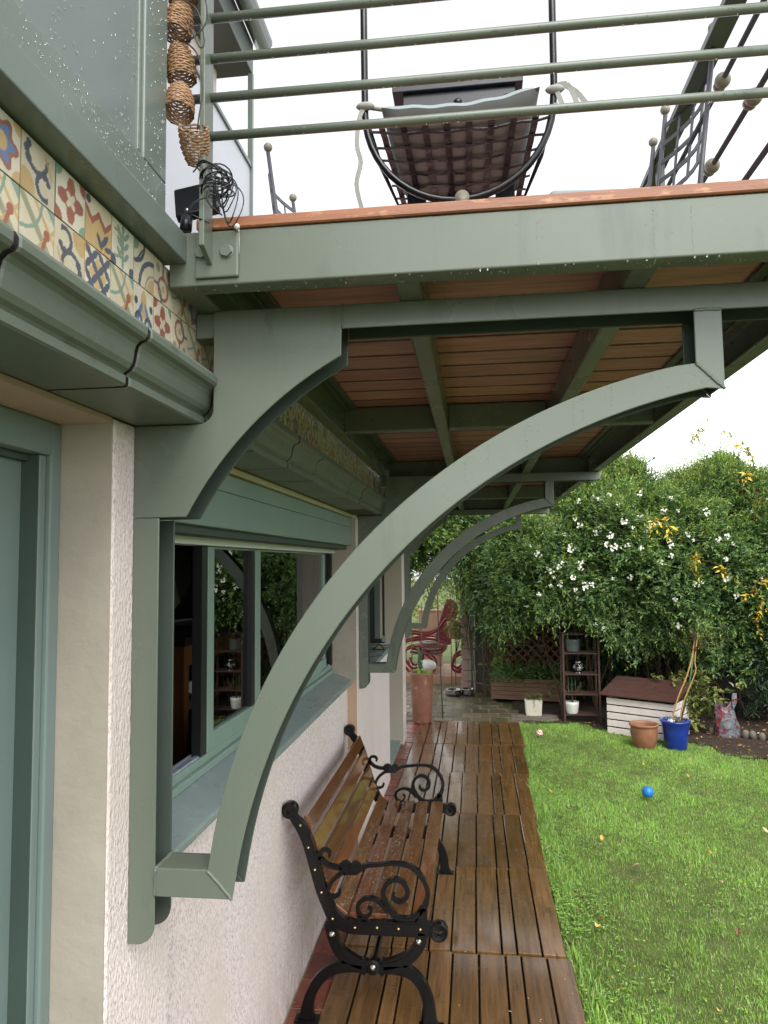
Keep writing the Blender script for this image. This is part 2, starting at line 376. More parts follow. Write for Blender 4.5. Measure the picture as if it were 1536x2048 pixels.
def in_bed(x, y):                                     # soil bed along the foot of the hedge
    edge = 8.85-.8*max(0, min(1, (x-1.9)/.8))-.35*max(0, min(1, (x-2.9)/.4)) - .9*max(0, (x-3.2)) + .08*math.sin(x*7)+.05*math.sin(x*17)
    return y > edge
m = MB(); n = 0
XS = np.arange(1.25, 7.6, .12); YS = np.arange(4.6, 11.4, .12); idx = {}
for xx in XS:
    for yy in YS:
        if in_bed(xx+.06, yy+.06):
            q = []
            for (a, b) in ((0,0),(1,0),(1,1),(0,1)):
                px, py = round(float(xx+.12*a), 3), round(float(yy+.12*b), 3)
                if (px, py) not in idx:
                    idx[(px, py)] = len(m.v); m.v.append((px, py, lawn_h(px, py)+.012+.012*math.sin(px*9)*math.sin(py*11)+random.uniform(0, .012)))
                q.append(idx[(px, py)])
            m.f.append(tuple(q)); m.sm.append(True); m.mi.append(0)
tag(obj('soil_bed', m, 'soil'), kind='structure')

# deck: two tiles across, each a group of five boards, laid in rows along the wall
m = MB(); void = MB()
JY = [-1.25, -.28, .70, 1.68, 2.66, 3.643, 4.617, 5.592, 6.640, 7.678, 8.766]
RX = {2.66: 1.185, 3.643: 1.165, 4.617: 1.172, 5.592: 1.19, 6.640: 1.222, 7.678: 1.25}
for j in range(len(JY)-1):
    y0, y1 = JY[j], JY[j+1]; xr = RX.get(y0, 1.18); dz = random.uniform(-.004, .004) + (.006 if y0 in (3.643,) else 0)
    xm = .09+(xr-.09)*.49
    for (a, b) in ((.092, xm-.004), (xm+.004, xr)):
        pat = [.125, .125, .07, .12, .115]; 
        sgap = .009; tot = sum(pat); wd = (b-a-sgap*4)/tot; x = a
        for k, p in enumerate(pat):
            g = random.uniform(.72, 1.25); wgrey = random.uniform(-.06, .1)
            m.c = (g*(1+.1*wgrey), g, g*(1+.8*wgrey))
            z = G+dz+random.uniform(-.002, .002)
            e0 = y0+.0025+random.uniform(0, .002); e1 = y1-.0025-random.uniform(0, .002)
            m.box(x, x+p*wd, e0, e1, z-.024, z); x += p*wd+sgap
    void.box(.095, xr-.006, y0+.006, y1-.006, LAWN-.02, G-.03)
tag(obj('deck', m, 'deck_wood', bevel=.003, seg=1), kind='structure'); tag(obj('deck_base', void, 'deck_void'), kind='structure')

# red brick edging along the wall, brick path at the far end
m = MB(); y = -1.2
while y < 8.7:
    g = random.uniform(.6, 1.25); m.c = (g, g*random.uniform(.85, 1.1), g)
    m.box(-.052, .084, y, min(8.7, y+.206), G-.06, G-.012+random.uniform(-.002, .002)); y += .218
tag(obj('brick_edging', m, 'red_brick', bevel=.004), kind='structure')
m = MB(); m.box(-.058, .091, -1.2, 8.76, G-.08, G-.02); tag(obj('edging_mortar', m, 'mortar'), kind='structure')
m = MB(); j = MB()
def path_right(y): return 1.3-.02*(y-8.8) if y < 9.3 else 1.29-.36*(y-9.3)
yy = 8.80; row = 0
while yy < 11.4:
    xx = -.42+(.11 if row % 2 else 0)
    while xx < path_right(yy):
        g = random.uniform(.6, 1.2); m.c = (g, g*random.uniform(.95, 1.05), g*random.uniform(.8, 1.05))
        m.box(xx, min(xx+.205, max(xx+.05, path_right(yy))), yy, yy+.225, G-.08, G-.012+random.uniform(-.004, .004)); xx += .225
    yy += .245; row += 1
tag(obj('brick_path', m, 'paver', bevel=.006), kind='structure')
j.prism([(-.5, 8.77, G-.1), (1.31, 8.77, G-.1), (1.30, 9.3, G-.1), (.58, 11.42, G-.1), (-.5, 11.42, G-.1)], (0, 0, .078))
tag(obj('path_joints', j, 'moss_joint'), kind='structure')

# ================================================================== HOUSE
house = thing('house', 'pink and cream rendered house with green cornice, patterned tile band and sliding window', 'house', (-.5, 4.5, G))
def P_(name, mb, mt, parent=None, **k): return obj(name, mb, mt, parent or house, **k)
def boxes(*bs):
    q = MB()
    for b in bs: q.box(*b)
    return q
# walls: near pillar, recessed bay, long pilaster, far pillar, lintel
for bs in (((-.40, 0, 1.4505, 1.76, LAWN-.1, 2.069),), ((-.30, -.06, 1.76, 4.637, LAWN-.1, .985), (-.30, -.06, 1.76, 1.80, .985, 2.045)),
           ((-.30, 0, 4.6405, 6.42, LAWN-.1, .995), (-.30, 0, 4.6405, 5.02, .995, 2.05)), ((-.40, 0, 7.6535, 7.95, LAWN-.1, 2.05),)): P_('wall', boxes(*bs), 'stucco', bevel=.006)
P_('jamb', boxes((-.40, -.004, 1.4465, 1.4505, LAWN-.1, 2.069)), 'greige')
P_('jamb', boxes((-.30, -.0005, 4.637, 4.6405, 1.0, 2.05)), 'greige'); P_('jamb', boxes((-.058, -.0005, 4.637, 4.6405, LAWN-.1, 1.0)), 'peach')
P_('jamb', boxes((-.40, -.0035, 7.65, 7.6535, LAWN-.1, 2.05)), 'greige_smooth')
P_('lintel', boxes((-.40, -.004, -.8, 1.4465, 2.058, 2.070)), 'lintel_pink')
P_('lintel', boxes((-.40, -.02, 1.765, 4.635, 2.052, 2.070), (-.30, -.004, 5.02, 7.65, 1.97, 2.070), (-.3, -.004, 4.6405, 5.02, 2.05, 2.07), (-.4, -.004, 7.6535, 7.95, 2.05, 2.07)), 'cream')
# upper wall behind the tiles and corbel core behind the cornice
P_('corbel_wall', boxes((-.40, .128, -.8, 7.95, 2.072, 2.376)), 'grout')

# cornice: moulded units about 0.375 m long with open joints
PROF = [(.0, 2.071), (.150, 2.071), (.155, 2.074), (.1555, 2.088), (.150, 2.0925), (.153, 2.096), (.161, 2.101), (.167, 2.110), (.170, 2.122), (.1715, 2.134), (.1745, 2.144), (.181, 2.1505), (.191, 2.154), (.1955, 2.160), (.196, 2.172), (.190, 2.181), (.130, 2.185), (.130, 2.10), (.0, 2.09)]
q = MB(); y = 1.205-.3765*6
while y < 7.9:
    y1 = min(7.92, y+.367); dx = random.uniform(-.002, .002); dz = random.uniform(-.0015, .0015)
    V = []; n = len(PROF); cuts = [y, y+.004, y1-.004, y1]
    for ci, yy in enumerate(cuts):
        sh = .0022 if ci in (0, 3) else 0
        for (px, pz) in PROF: V.append((px+dx-(sh if px > .14 else 0), yy, pz+dz))
    q.m = 1; q.add(V[:n], [tuple(range(n))]); q.add(V[3*n:], [tuple(range(n))]); q.m = 0; F = []
    for c in range(3):
        for k in range(n): F.append((c*n+k, c*n+(k+1) % n, (c+1)*n+(k+1) % n, (c+1)*n+k))
    q.add(V, F); y += .3765
P_('cornice', q, ['cornice_paint', 'gap_dark'])
q = MB(); q.prism([(max(.0, px-.006) if px > .1 else px, -.8, pz+(.005 if pz < 2.08 else 0)) for px, pz in PROF], (0, 8.7, 0)); P_('cornice_joint', q, 'gap_dark')

# ---- patterned cement tile frieze (two courses) : every tile is a fine grid coloured by a motif
CR, YE, BL, RE, TE, OL, LB, WH = [srgb(*c) for c in ((222,212,188),(206,172,116),(44,62,98),(158,78,62),(120,158,146),(150,154,124),(70,120,180),(228,222,204))]
def motif(k, u, v):
    c = np.empty(u.shape+(3,)); c[...] = CR if k % 2 else WH
    def put(mask, col): c[mask] = col
    def disc(cx, cy, r): return (u-cx)**2+(v-cy)**2 < r*r
    def ell(cx, cy, a, b, th):
        X = (u-cx)*math.cos(th)+(v-cy)*math.sin(th); Y = -(u-cx)*math.sin(th)+(v-cy)*math.cos(th); return (X/a)**2+(Y/b)**2 < 1
    def ring(cx, cy, r, wd): return np.abs(np.hypot(u-cx, v-cy)-r) < wd
    def seg(x0, y0, x1, y1, wd):
        dx, dy = x1-x0, y1-y0; t = np.clip(((u-x0)*dx+(v-y0)*dy)/(dx*dx+dy*dy), 0, 1); return np.hypot(u-x0-t*dx, v-y0-t*dy) < wd
    if k == 0:          # blue petals on yellow and white
        put(((np.abs(u-.5)+np.abs(v-.5)) < .36), YE); put(disc(0,0,.2) | disc(1,1,.2) | disc(0,1,.2) | disc(1,0,.2), YE)
        for cx in (.0, .5, 1.0):
            for cy in (.0, .5, 1.0):
                for s in (1, -1):
                    for t in (1, -1): put(ell(cx+.13*s, cy+.13*t, .17, .075, math.pi/4*s*t), BL)
    elif k == 1:        # blue scrolls
        put(disc(.1,.9,.3), YE)
        put(ring(.3, .32, .22, .05) & (v > .2), BL); put(ring(.78, .55, .3, .05) & (u < .85), BL); put(disc(.62,.8,.09) | disc(.76,.86,.08) | disc(.88,.8,.08), BL); put(disc(.42,.2,.07) | disc(.5,.32,.07), BL)
        put(seg(.55,.1,.9,.3,.03), YE)
    elif k == 2:        # red quatrefoil
        r = np.hypot(u-.5, v-.5); a = np.arctan2(v-.5, u-.5); put(r < .34+.11*np.cos(4*a), RE); put(r < .14+.06*np.cos(4*a+math.pi), CR)
        put(disc(0,0,.22) | disc(1,1,.22), RE); put(disc(0,1,.2) | disc(1,0,.2), TE)
    elif k == 3:        # diagonal bands
        d = u+v; put(np.abs(d-1) < .1, OL); put(np.abs(d-1.42) < .06, YE); put(np.abs(u-v-.35) < .05, YE); put(ring(0, 1, .62, .035), TE); put(seg(.62,.1,.75,.42,.05) | disc(.78,.5,.1), RE); put(d > 1.75, TE)
    elif k == 4:        # teal sprig
        put(ring(.15,.5,.3,.035) & (u > .1), OL)
        put(seg(.5,.05,.5,.9,.035), TE)
        for yy in (.25, .5, .72): put(ell(.34, yy+.08, .15, .06, -.8) | ell(.66, yy+.08, .15, .06, .8), TE)
        put(disc(.5,.92,.08), TE); put(disc(.05,.05,.16) | disc(.95,.05,.16), BL)
    elif k == 5:        # ochre field, red zigzag, blue leaves
        put(v < .62, YE); zz = .62+.11*np.abs(((u*4) % 2)-1)*2-.11; put(np.abs(v-zz) < .075, RE)
        put(ell(.75,.28,.2,.07,.9) | ell(.55,.2,.18,.07,2.2) | ell(.9,.15,.16,.06,.2), BL); put(disc(.1,.9,.09), BL)
    elif k == 6:        # fleur in blue and ochre
        put(ell(.5,.62,.15,.34,0), YE); put((ell(.5,.62,.19,.38,0)) & ~ell(.5,.62,.15,.34,0), WH)
        put(ell(.3,.4,.07,.3,-.5) | ell(.7,.4,.07,.3,.5), LB); put(ring(.25,.2,.15,.05) | ring(.75,.2,.15,.05), BL); put(disc(.12,.62,.09) | disc(.88,.62,.09), BL); put(disc(.5,.06,.1), RE)
    elif k == 7:        # white and navy arcs
        put(ring(0,0,.72,.06), BL); put(ring(1,1,.5,.05), BL); put(disc(1,1,.25), TE); put(disc(0,0,.35), YE); put(ring(0,0,.42,.03), OL); put(seg(.55,.85,.85,.6,.03), BL)
    elif k == 8:        # coral flower medallion
        r = np.hypot(u-.5, v-.5); a = np.arctan2(v-.5, u-.5); put(r < .4+.07*np.cos(6*a), RE); put(r < .3+.08*np.cos(6*a), LB); put(r < .17, YE); put(disc(0,0,.2) | disc(1,0,.2) | disc(0,1,.2) | disc(1,1,.2), YE)
    else:               # dark tree scroll
        put(ring(.5,.35,.27,.045), RE); put(seg(.5,.6,.5,.98,.05), RE); put(disc(.2,.8,.12) | disc(.8,.8,.12), OL); put(ring(.1,.1,.3,.035), BL); put(disc(.5,.35,.09), YE)
    return c
TV = []; TF = []; TC = []; off = 0; TP = .0855
seqU = [8, 1, 2, 5, 4, 7, 9, 3]; seqL = [3, 3, 1, 0, 3, 6, 2, 9]
def tile_at(y0, z0, k, rot, nres):
    global off
    a = np.linspace(0, 1, nres); U, Vv = np.meshgrid(a, a); u, v = U, Vv
    for _ in range(rot): u, v = v, 1-u
    c = motif(k, u, v); c = c*.86+np.array(srgb(214, 206, 186))*.14; c = c*random.uniform(.86, 1.06)
    tilt = random.uniform(-.0009, .0009); g = .0012
    X = .1395+tilt*(U-.5); Y = y0+g+(TP-2*g)*U; Z = z0+g+(TP-2*g)*Vv
    TV.append(np.stack([X, Y, Z], -1).reshape(-1, 3)); TC.append(c.reshape(-1, 3))
    i = np.arange(nres*nres).reshape(nres, nres); TF.append(np.stack([i[:-1,:-1], i[:-1,1:], i[1:,1:], i[1:,:-1]], -1).reshape(-1, 4)+off); off += nres*nres
    # edge skirt back to the wall
    b = np.array([[.128, y0+g, z0+g], [.128, y0+TP-g, z0+g], [.128, y0+TP-g, z0+TP-g], [.128, y0+g, z0+TP-g]]); TV.append(b); TC.append(np.full((4, 3), .3))
    cr = [i[0,0], i[0,-1], i[-1,-1], i[-1,0]]; TF.append(np.array([[cr[k2]+off-nres*nres, cr[(k2+1) % 4]+off-nres*nres, off+(k2+1) % 4, off+k2] for k2 in range(4)])); off += 4
y = .906-TP*14; i = 0
while y < 7.85:
    near = y < 1.75
    for row in (0, 1):
        if near:
            j = int(round((y-.906)/TP)); k = (seqU if row else seqL)[(j+1) % 8]; rot = 0 if k in (3, 5, 6, 4) else (j*7+row) % 4
        else: k = random.choice([9, 7, 3, 4, 0, 2, 8, 1, 9]); rot = random.randrange(4)
        tile_at(y, 2.2865-TP+row*TP, k, rot, 44 if .6 < y < 1.75 else 18)
    y += TP; i += 1
npobj('tile_frieze', np.concatenate(TV), np.concatenate(TF), 'tile', np.concatenate(TC), house)

# ---- near door in its recess, left of the pillar
door = P_('door', boxes((-.30, -.167, -.6, 1.3795, LAWN, 1.97)), 'teal_dull'); door['label'] = 'flat teal door beside the near pillar'
obj('door_frame', boxes((-.30, -.118, 1.4095, 1.4462, LAWN, 2.0575), (-.30, -.118, -.75, 1.409, 1.985, 2.0575)), 'teal_dull', door, bevel=.004)
obj('door_bead', boxes((-.30, -.128, 1.3835, 1.407, LAWN, 1.984)), 'teal_dull', door, bevel=.003)
obj('door_seal', boxes((-.30, -.1295, 1.380, 1.383, LAWN, 1.984), (-.30, -.135, 1.407, 1.4093, LAWN, 1.984), (-.30, -.15, -.7, 1.3795, 1.9705, 1.984)), 'teal_dark', door)

# ---- sliding window in the bay
win = P_('window', boxes((-.215, -.135, 1.805, 4.636, 1.818, 1.842), (-.215, -.135, 1.805, 1.84, 1.10, 1.818)), 'white_seal')
q = MB(); q.prism([(-.30, 1.76, 1.045), (-.155, 1.76, 1.045), (-.035, 1.76, 1.004), (-.028, 1.76, .998), (-.027, 1.76, .984), (-.036, 1.76, .972), (-.06, 1.76, .970), (-.30, 1.76, .970)], (0, 2.876, 0))
obj('sill', q, 'sill_paint', win, bevel=.002)
obj('frame', boxes((-.215, -.150, 1.805, 4.635, 1.047, 1.072), (-.215, -.165, 1.805, 4.635, 1.072, 1.100), (-.30, -.19, 4.56, 4.6365, 1.05, 1.818)), 'teal_paint', win, bevel=.003)
obj('track', boxes((-.185, -.170, 1.805, 2.40, 1.1005, 1.108), (-.205, -.198, 1.805, 4.56, 1.1005, 1.109)), 'track_alu', win)
obj('track', boxes((-.178, -.155, 4.585, 4.6, 1.1, 1.815), (-.178, -.155, 4.607, 4.619, 1.1, 1.815), (-.19, -.18, 4.5, 4.6, 1.1, 1.815)), 'track_black', win)
sash = obj('sash', boxes((-.192, -.160, 2.432, 2.492, 1.102, 1.817), (-.192, -.160, 4.30, 4.56, 1.102, 1.112), (-.192, -.160, 2.492, 4.45, 1.102, 1.165), (-.192, -.168, 2.492, 4.45, 1.808, 1.817),
                          (-.192, -.160, 2.975, 3.055, 1.165, 1.808), (-.192, -.165, 4.40, 4.45, 1.165, 1.808)), 'teal_paint', win, bevel=.003)
obj('sash_edge', boxes((-.196, -.163, 2.378, 2.4315, 1.104, 1.817)), 'track_black', win); obj('sash_edge', boxes((-.196, -.1605, 2.925, 2.974, 1.166, 1.807)), 'track_black', win)
q = MB(); q.add([(-.178, 2.492, 1.165), (-.178, 2.975, 1.165), (-.178, 2.975, 1.808), (-.178, 2.492, 1.808)], [(0,1,2,3)]); obj('pane', q, 'window_glass', win)
q = MB(); q.add([(-.178, 3.055, 1.165), (-.178, 4.40, 1.165), (-.178, 4.40, 1.808), (-.178, 3.055, 1.808)], [(0,1,2,3)]); obj('pane', q, 'window_glass', win)
q = boxes((-.29, -.03, 1.775, 4.634, 1.868, 1.985), (-.29, -.0302, 1.775, 4.634, 1.9865, 2.046)); P_('shutter_box', q, 'teal_paint', bevel=.002)
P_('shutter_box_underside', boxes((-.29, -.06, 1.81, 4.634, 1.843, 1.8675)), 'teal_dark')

# ---- smaller second window and the far door, beyond the second bracket
win2 = P_('window', boxes((-.25, -.17, 5.022, 6.42, 1.80, 1.84), (-.25, -.17, 5.022, 5.07, 1.03, 1.80), (-.25, -.17, 6.36, 6.42, 1.03, 1.80), (-.25, -.17, 5.07, 6.36, 1.03, 1.07)), 'teal_dark')
obj('sill', boxes((-.25, .035, 5.0, 6.45, .997, 1.029)), 'sill_paint', win2, bevel=.006)
q = MB(); q.add([(-.2, 5.07, 1.07), (-.2, 6.36, 1.07), (-.2, 6.36, 1.8), (-.2, 5.07, 1.8)], [(0,1,2,3)]); obj('pane', q, 'window_glass', win2)
obj('casement', boxes((-.165, -.12, 6.36, 6.385, 1.045, 1.80), (-.05, -.032, 6.36, 6.385, 1.045, 1.80), (-.12, -.05, 6.36, 6.385, 1.045, 1.085), (-.12, -.05, 6.36, 6.385, 1.76, 1.80)), 'track_black', win2)
obj('hinge', boxes((-.055, -.02, 6.34, 6.36, 1.66, 1.76)), 'teal_paint', win2); obj('hinge', boxes((-.055, -.02, 6.34, 6.36, 1.06, 1.11)), 'teal_paint', win2)
P_('shutter_box', boxes((-.25, .0, 5.03, 6.45, 1.845, 1.965)), 'teal_paint', bevel=.006)
door2 = P_('door', boxes((-.30, -.24, 6.42, 7.65, LAWN, 1.97)), 'teal_dark'); door2['label'] = 'dark recessed door before the far pillar'
obj('threshold', boxes((-.30, -.03, 6.42, 7.65, LAWN, G+.03)), 'sill_paint', door2, bevel=.006)
wedge = MB(); wedge.prism([(-.10, 6.02, 1.031), (.02, 5.98, 1.031), (-.03, 6.0, 1.078)], (0, .05, 0))
o = obj('window_wedge', wedge, 'track_black', loc=(-.03, 6.0, 1.03)); tag(o, 'small black edged triangular block with a pale yellow face on the far window sill', 'block')
f = MB(); f.prism([(-.072, 6.0155, 1.04), (.0, 5.985, 1.04), (-.03, 5.997, 1.07)], (0, -.012, 0)); obj('face', f, 'lime_triangle', o)

# ---- room seen through the window
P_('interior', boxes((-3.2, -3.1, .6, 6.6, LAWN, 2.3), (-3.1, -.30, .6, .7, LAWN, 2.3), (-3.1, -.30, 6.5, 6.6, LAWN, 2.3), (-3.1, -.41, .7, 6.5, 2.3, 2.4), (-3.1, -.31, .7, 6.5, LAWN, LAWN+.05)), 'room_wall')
cb = thing('cabinet', 'brown wooden cabinet with open shelf inside the room by the sliding window', 'cabinet', (-.85, 3.75, LAWN+.05))
obj('top', boxes((-1.15, -.58, 3.25, 4.1, 1.37, 1.41)), 'cabinet_dark', cb, bevel=.003)
for (cx, cy) in ((-.62, 3.29), (-.62, 4.06), (-1.11, 3.29), (-1.11, 4.06)): obj('leg', boxes((cx-.03, cx+.03, cy-.03, cy+.03, LAWN+.05, 1.369)), 'cabinet_wood', cb, bevel=.003)
obj('rail', boxes((-.64, -.60, 3.3205, 4.0295, 1.27, 1.3685)), 'cabinet_wood', cb); obj('rail', boxes((-1.08, -.65, 3.27, 3.31, 1.29, 1.3685)), 'cabinet_wood', cb)
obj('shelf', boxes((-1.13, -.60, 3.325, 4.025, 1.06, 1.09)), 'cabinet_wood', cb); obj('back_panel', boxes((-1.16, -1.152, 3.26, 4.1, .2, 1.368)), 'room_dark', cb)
bt = thing('model_boat', 'model sailing boat with tall curved sail on top of the brown cabinet', 'model boat', (-.85, 3.6, 1.41))
q = MB(); q.prism([(-.97, 3.42, 1.44), (-.72, 3.78, 1.44), (-.73, 3.8, 1.47), (-.99, 3.40, 1.47)], (.06, -.04, 0)); q.box(-.88, -.80, 3.57, 3.63, 1.4105, 1.44); obj('hull', q, 'cabinet_dark', bt)
q = MB(); q.tube([(-.86, 3.62, 1.44), (-.86, 3.62, 1.95)], .006, 6); obj('mast', q, 'cabinet_wood', bt)
q = MB(); ps = []
for k in range(9):
    t = k/8; ps.append((-.86+.16*math.sin(t*2.6)*(1-t*.3), 3.63+.12*(1-t), 1.5+.42*t))
q.prism(ps+[(-.862, 3.62, 1.92), (-.862, 3.62, 1.48)], (-.006, .004, 0)); obj('sail', q, 'sail', bt)
for k, (x, y, z, lab) in enumerate(((-.72, 3.5, 1.0905, 'white toy car on the cabinet shelf behind the window'),)):
    t = thing('toy_car', lab, 'toy', (x, y, z)); q = MB(); q.prism([(x, y-.09, z+.015), (x, y+.09, z+.015), (x, y+.09, z+.045), (x, y+.05, z+.05), (x, y+.02, z+.08), (x, y-.05, z+.08), (x, y-.085, z+.045)], (.07, 0, 0)); obj('body', q, 'toy_white', t, bevel=.004)
    for dy in (-.05, .05):
        q = MB(); q.lathe([(.016, 0), (.016, .012)], (x+.071, y+dy, z+.016), 12, (1, 0, 0)); obj('wheel', q, 'track_black', t)

# ---- upper storey panel above the tiles
up_ = P_('upper_panel', boxes((.03, .178, -.6, 1.3005, 2.437, 2.497), (.03, .178, 1.205, 1.3005, 2.4975, 4.6), (.03, .178, -.6, -.5, 2.4975, 4.6)), 'panel_frame', bevel=.003)
obj('sill', boxes((.12, .1835, -.6, 1.398, 2.3765, 2.4365)), 'panel_frame', up_, bevel=.003)
obj('bead', boxes((.04, .1715, -.5, 1.2045, 2.4975, 2.508), (.04, .1715, 1.194, 1.2045, 2.5082, 4.6)), 'panel_frame', up_, bevel=.002)
obj('infill', boxes((.03, .165, -.5, 1.194, 2.508, 4.6)), 'panel_grey', up_)
sp = P_('side_panel', boxes((-.40, -.25, 1.31, 3.165, 2.45, 3.62)), 'panel_white'); 
obj('trim', boxes((-.262, -.235, 3.1655, 3.18, 2.45, 4.09), (-.40, -.24, 1.31, 3.165, 3.62, 3.64), (-.3, -.21, 1.31, 2.6, 2.47, 2.56), (-.3, -.20, 1.31, 2.55, 2.59, 2.62)), 'panel_frame', sp, bevel=.003)
q = MB()
for (yy, zz) in ((2.15, 3.03), (2.7, 3.25), (2.85, 2.95), (2.3, 2.75), (2.95, 2.65)): q = MB(); q.lathe([(.012, 0), (.009, .012)], (-.2499, yy, zz), 8, (1, 0, 0)); obj('screw', q, 'steel', sp)
q = MB(); q.tube([(-.242, 2.62, 2.98), (-.24, 2.66, 2.92), (-.242, 2.7, 2.86)], [.012, .02, .012], 8); obj('cable_clip', q, 'iron_grey', sp)
P_('fascia', boxes((-.45, -.245, 1.31, 3.20, 4.10, 4.26)), 'fascia_dark', bevel=.004); q = MB(); q.tube([(-.20, 1.3, 4.27), (-.20, 3.22, 4.27)], .045, 12); P_('gutter', q, 'panel_frame')
P_('upper_wall', boxes((-3.2, -.41, -.8, 3.15, 2.42, 4.4)), 'stucco')
#@@END_HOUSE

# ================================================================== BALCONY
BY0, BY1 = 1.392, 7.98; ZB, ZT = 2.327, 2.443      # frame underside / top
bal = thing('balcony', 'sage green steel balcony frame with reddish wooden floor boards seen from below', 'balcony', (.85, 4.6, ZB))
def B_(name, mb, mt, **k): return obj(name, mb, mt, bal, **k)
def channel_x(y, x0, x1, face=1):                    # channel running along x, flanges pointing +y when face = 1
    q = MB(); d = face; pr = [(0, ZB), (.052, ZB), (.052, ZB+.008), (.010, ZB+.014), (.010, ZT-.014), (.052, ZT-.008), (.052, ZT), (0, ZT)]
    q.prism([(x0, y+d*a, b) for a, b in pr], (x1-x0, 0, 0)); return q
def channel_y(x, y0, y1, face=1):
    q = MB(); pr = [(0, ZB), (.052, ZB), (.052, ZB+.008), (.010, ZB+.014), (.010, ZT-.014), (.052, ZT-.008), (.052, ZT), (0, ZT)]
    q.prism([(x+face*a, y0, b) for a, b in pr], (0, y1-y0, 0)); return q
B_('front_beam', channel_x(BY0, .145, 1.583), 'sage_paint', bevel=.007, seg=3)
B_('end_beam', channel_x(BY1, .145, 1.583, -1), 'sage_paint', bevel=.006)
B_('outer_beam', channel_y(1.5835, BY0+.012, BY1-.012, -1), 'sage_paint', bevel=.006)
B_('wall_beam', channel_y(.150, BY0+.053, BY1-.053, 1), 'sage_paint', bevel=.006)
q = MB(); q.box(.205, .232, 1.45, 7.92, ZT-.022, ZT-.001); q.box(.2322, .262, 1.45, 7.92, ZT-.012, ZT-.001); B_('ledger', q, 'sage_paint_shade', bevel=.002)
q = MB(); q.box(1.478, 1.51, 1.45, 7.92, ZT-.022, ZT-.001); q.box(1.448, 1.4778, 1.45, 7.92, ZT-.012, ZT-.001); B_('ledger', q, 'sage_paint_shade', bevel=.002)
for x in (.612, 1.087): B_('joist', boxes((x, x+.052, BY0+.053, BY1-.053, ZB+.0005, ZT-.001)), 'sage_paint', bevel=.007)
for yc in (3.105, 4.84, 6.62):
    for (a, b) in ((.2025, .6115), (.6645, 1.0865), (1.1395, 1.531)): B_('cross_beam', boxes((a, b, yc, yc+.045, ZB+.002, ZT-.002)), 'sage_paint', bevel=.007)
# floor boards, each with grain and dark drip stained edges
y = 1.386; k = 0
while y < 8.0:
    wdt = .1585; q = MB(); g = random.uniform(.78, 1.18); q.c = (g, g*random.uniform(.94, 1.04), g*random.uniform(.9, 1.05)); z0, z1 = ZT+.001, ZT+.025
    ys_ = [y, y+wdt*.13, y+wdt*.87, y+wdt]; ed = [1, 0, 0, 1]; V = []; E_ = []
    for zz in (z0, z1):
        for yy, e in zip(ys_, ed):
            for xx in (.205, 1.578): V.append((xx, yy, zz)); E_.append(e)
    F = [(0,1,3,2), (2,3,5,4), (4,5,7,6), (8,10,11,9), (10,12,13,11), (12,14,15,13), (0,8,9,1), (6,7,15,14), (0,2,10,8), (2,4,12,10), (4,6,14,12), (1,9,11,3), (3,11,13,5), (5,13,15,7)]
    q.add(V, F, edges=E_); B_('floor_board', q, 'nosing_wood' if k == 0 else 'balcony_wood', bevel=.003 if k == 0 else .0015, seg=1); y += wdt+.0016; k += 1
B_('board_packer', boxes((.21, 1.575, BY0+.012, BY0+.03, ZT+.0002, ZT+.0008)), 'gap_dark')

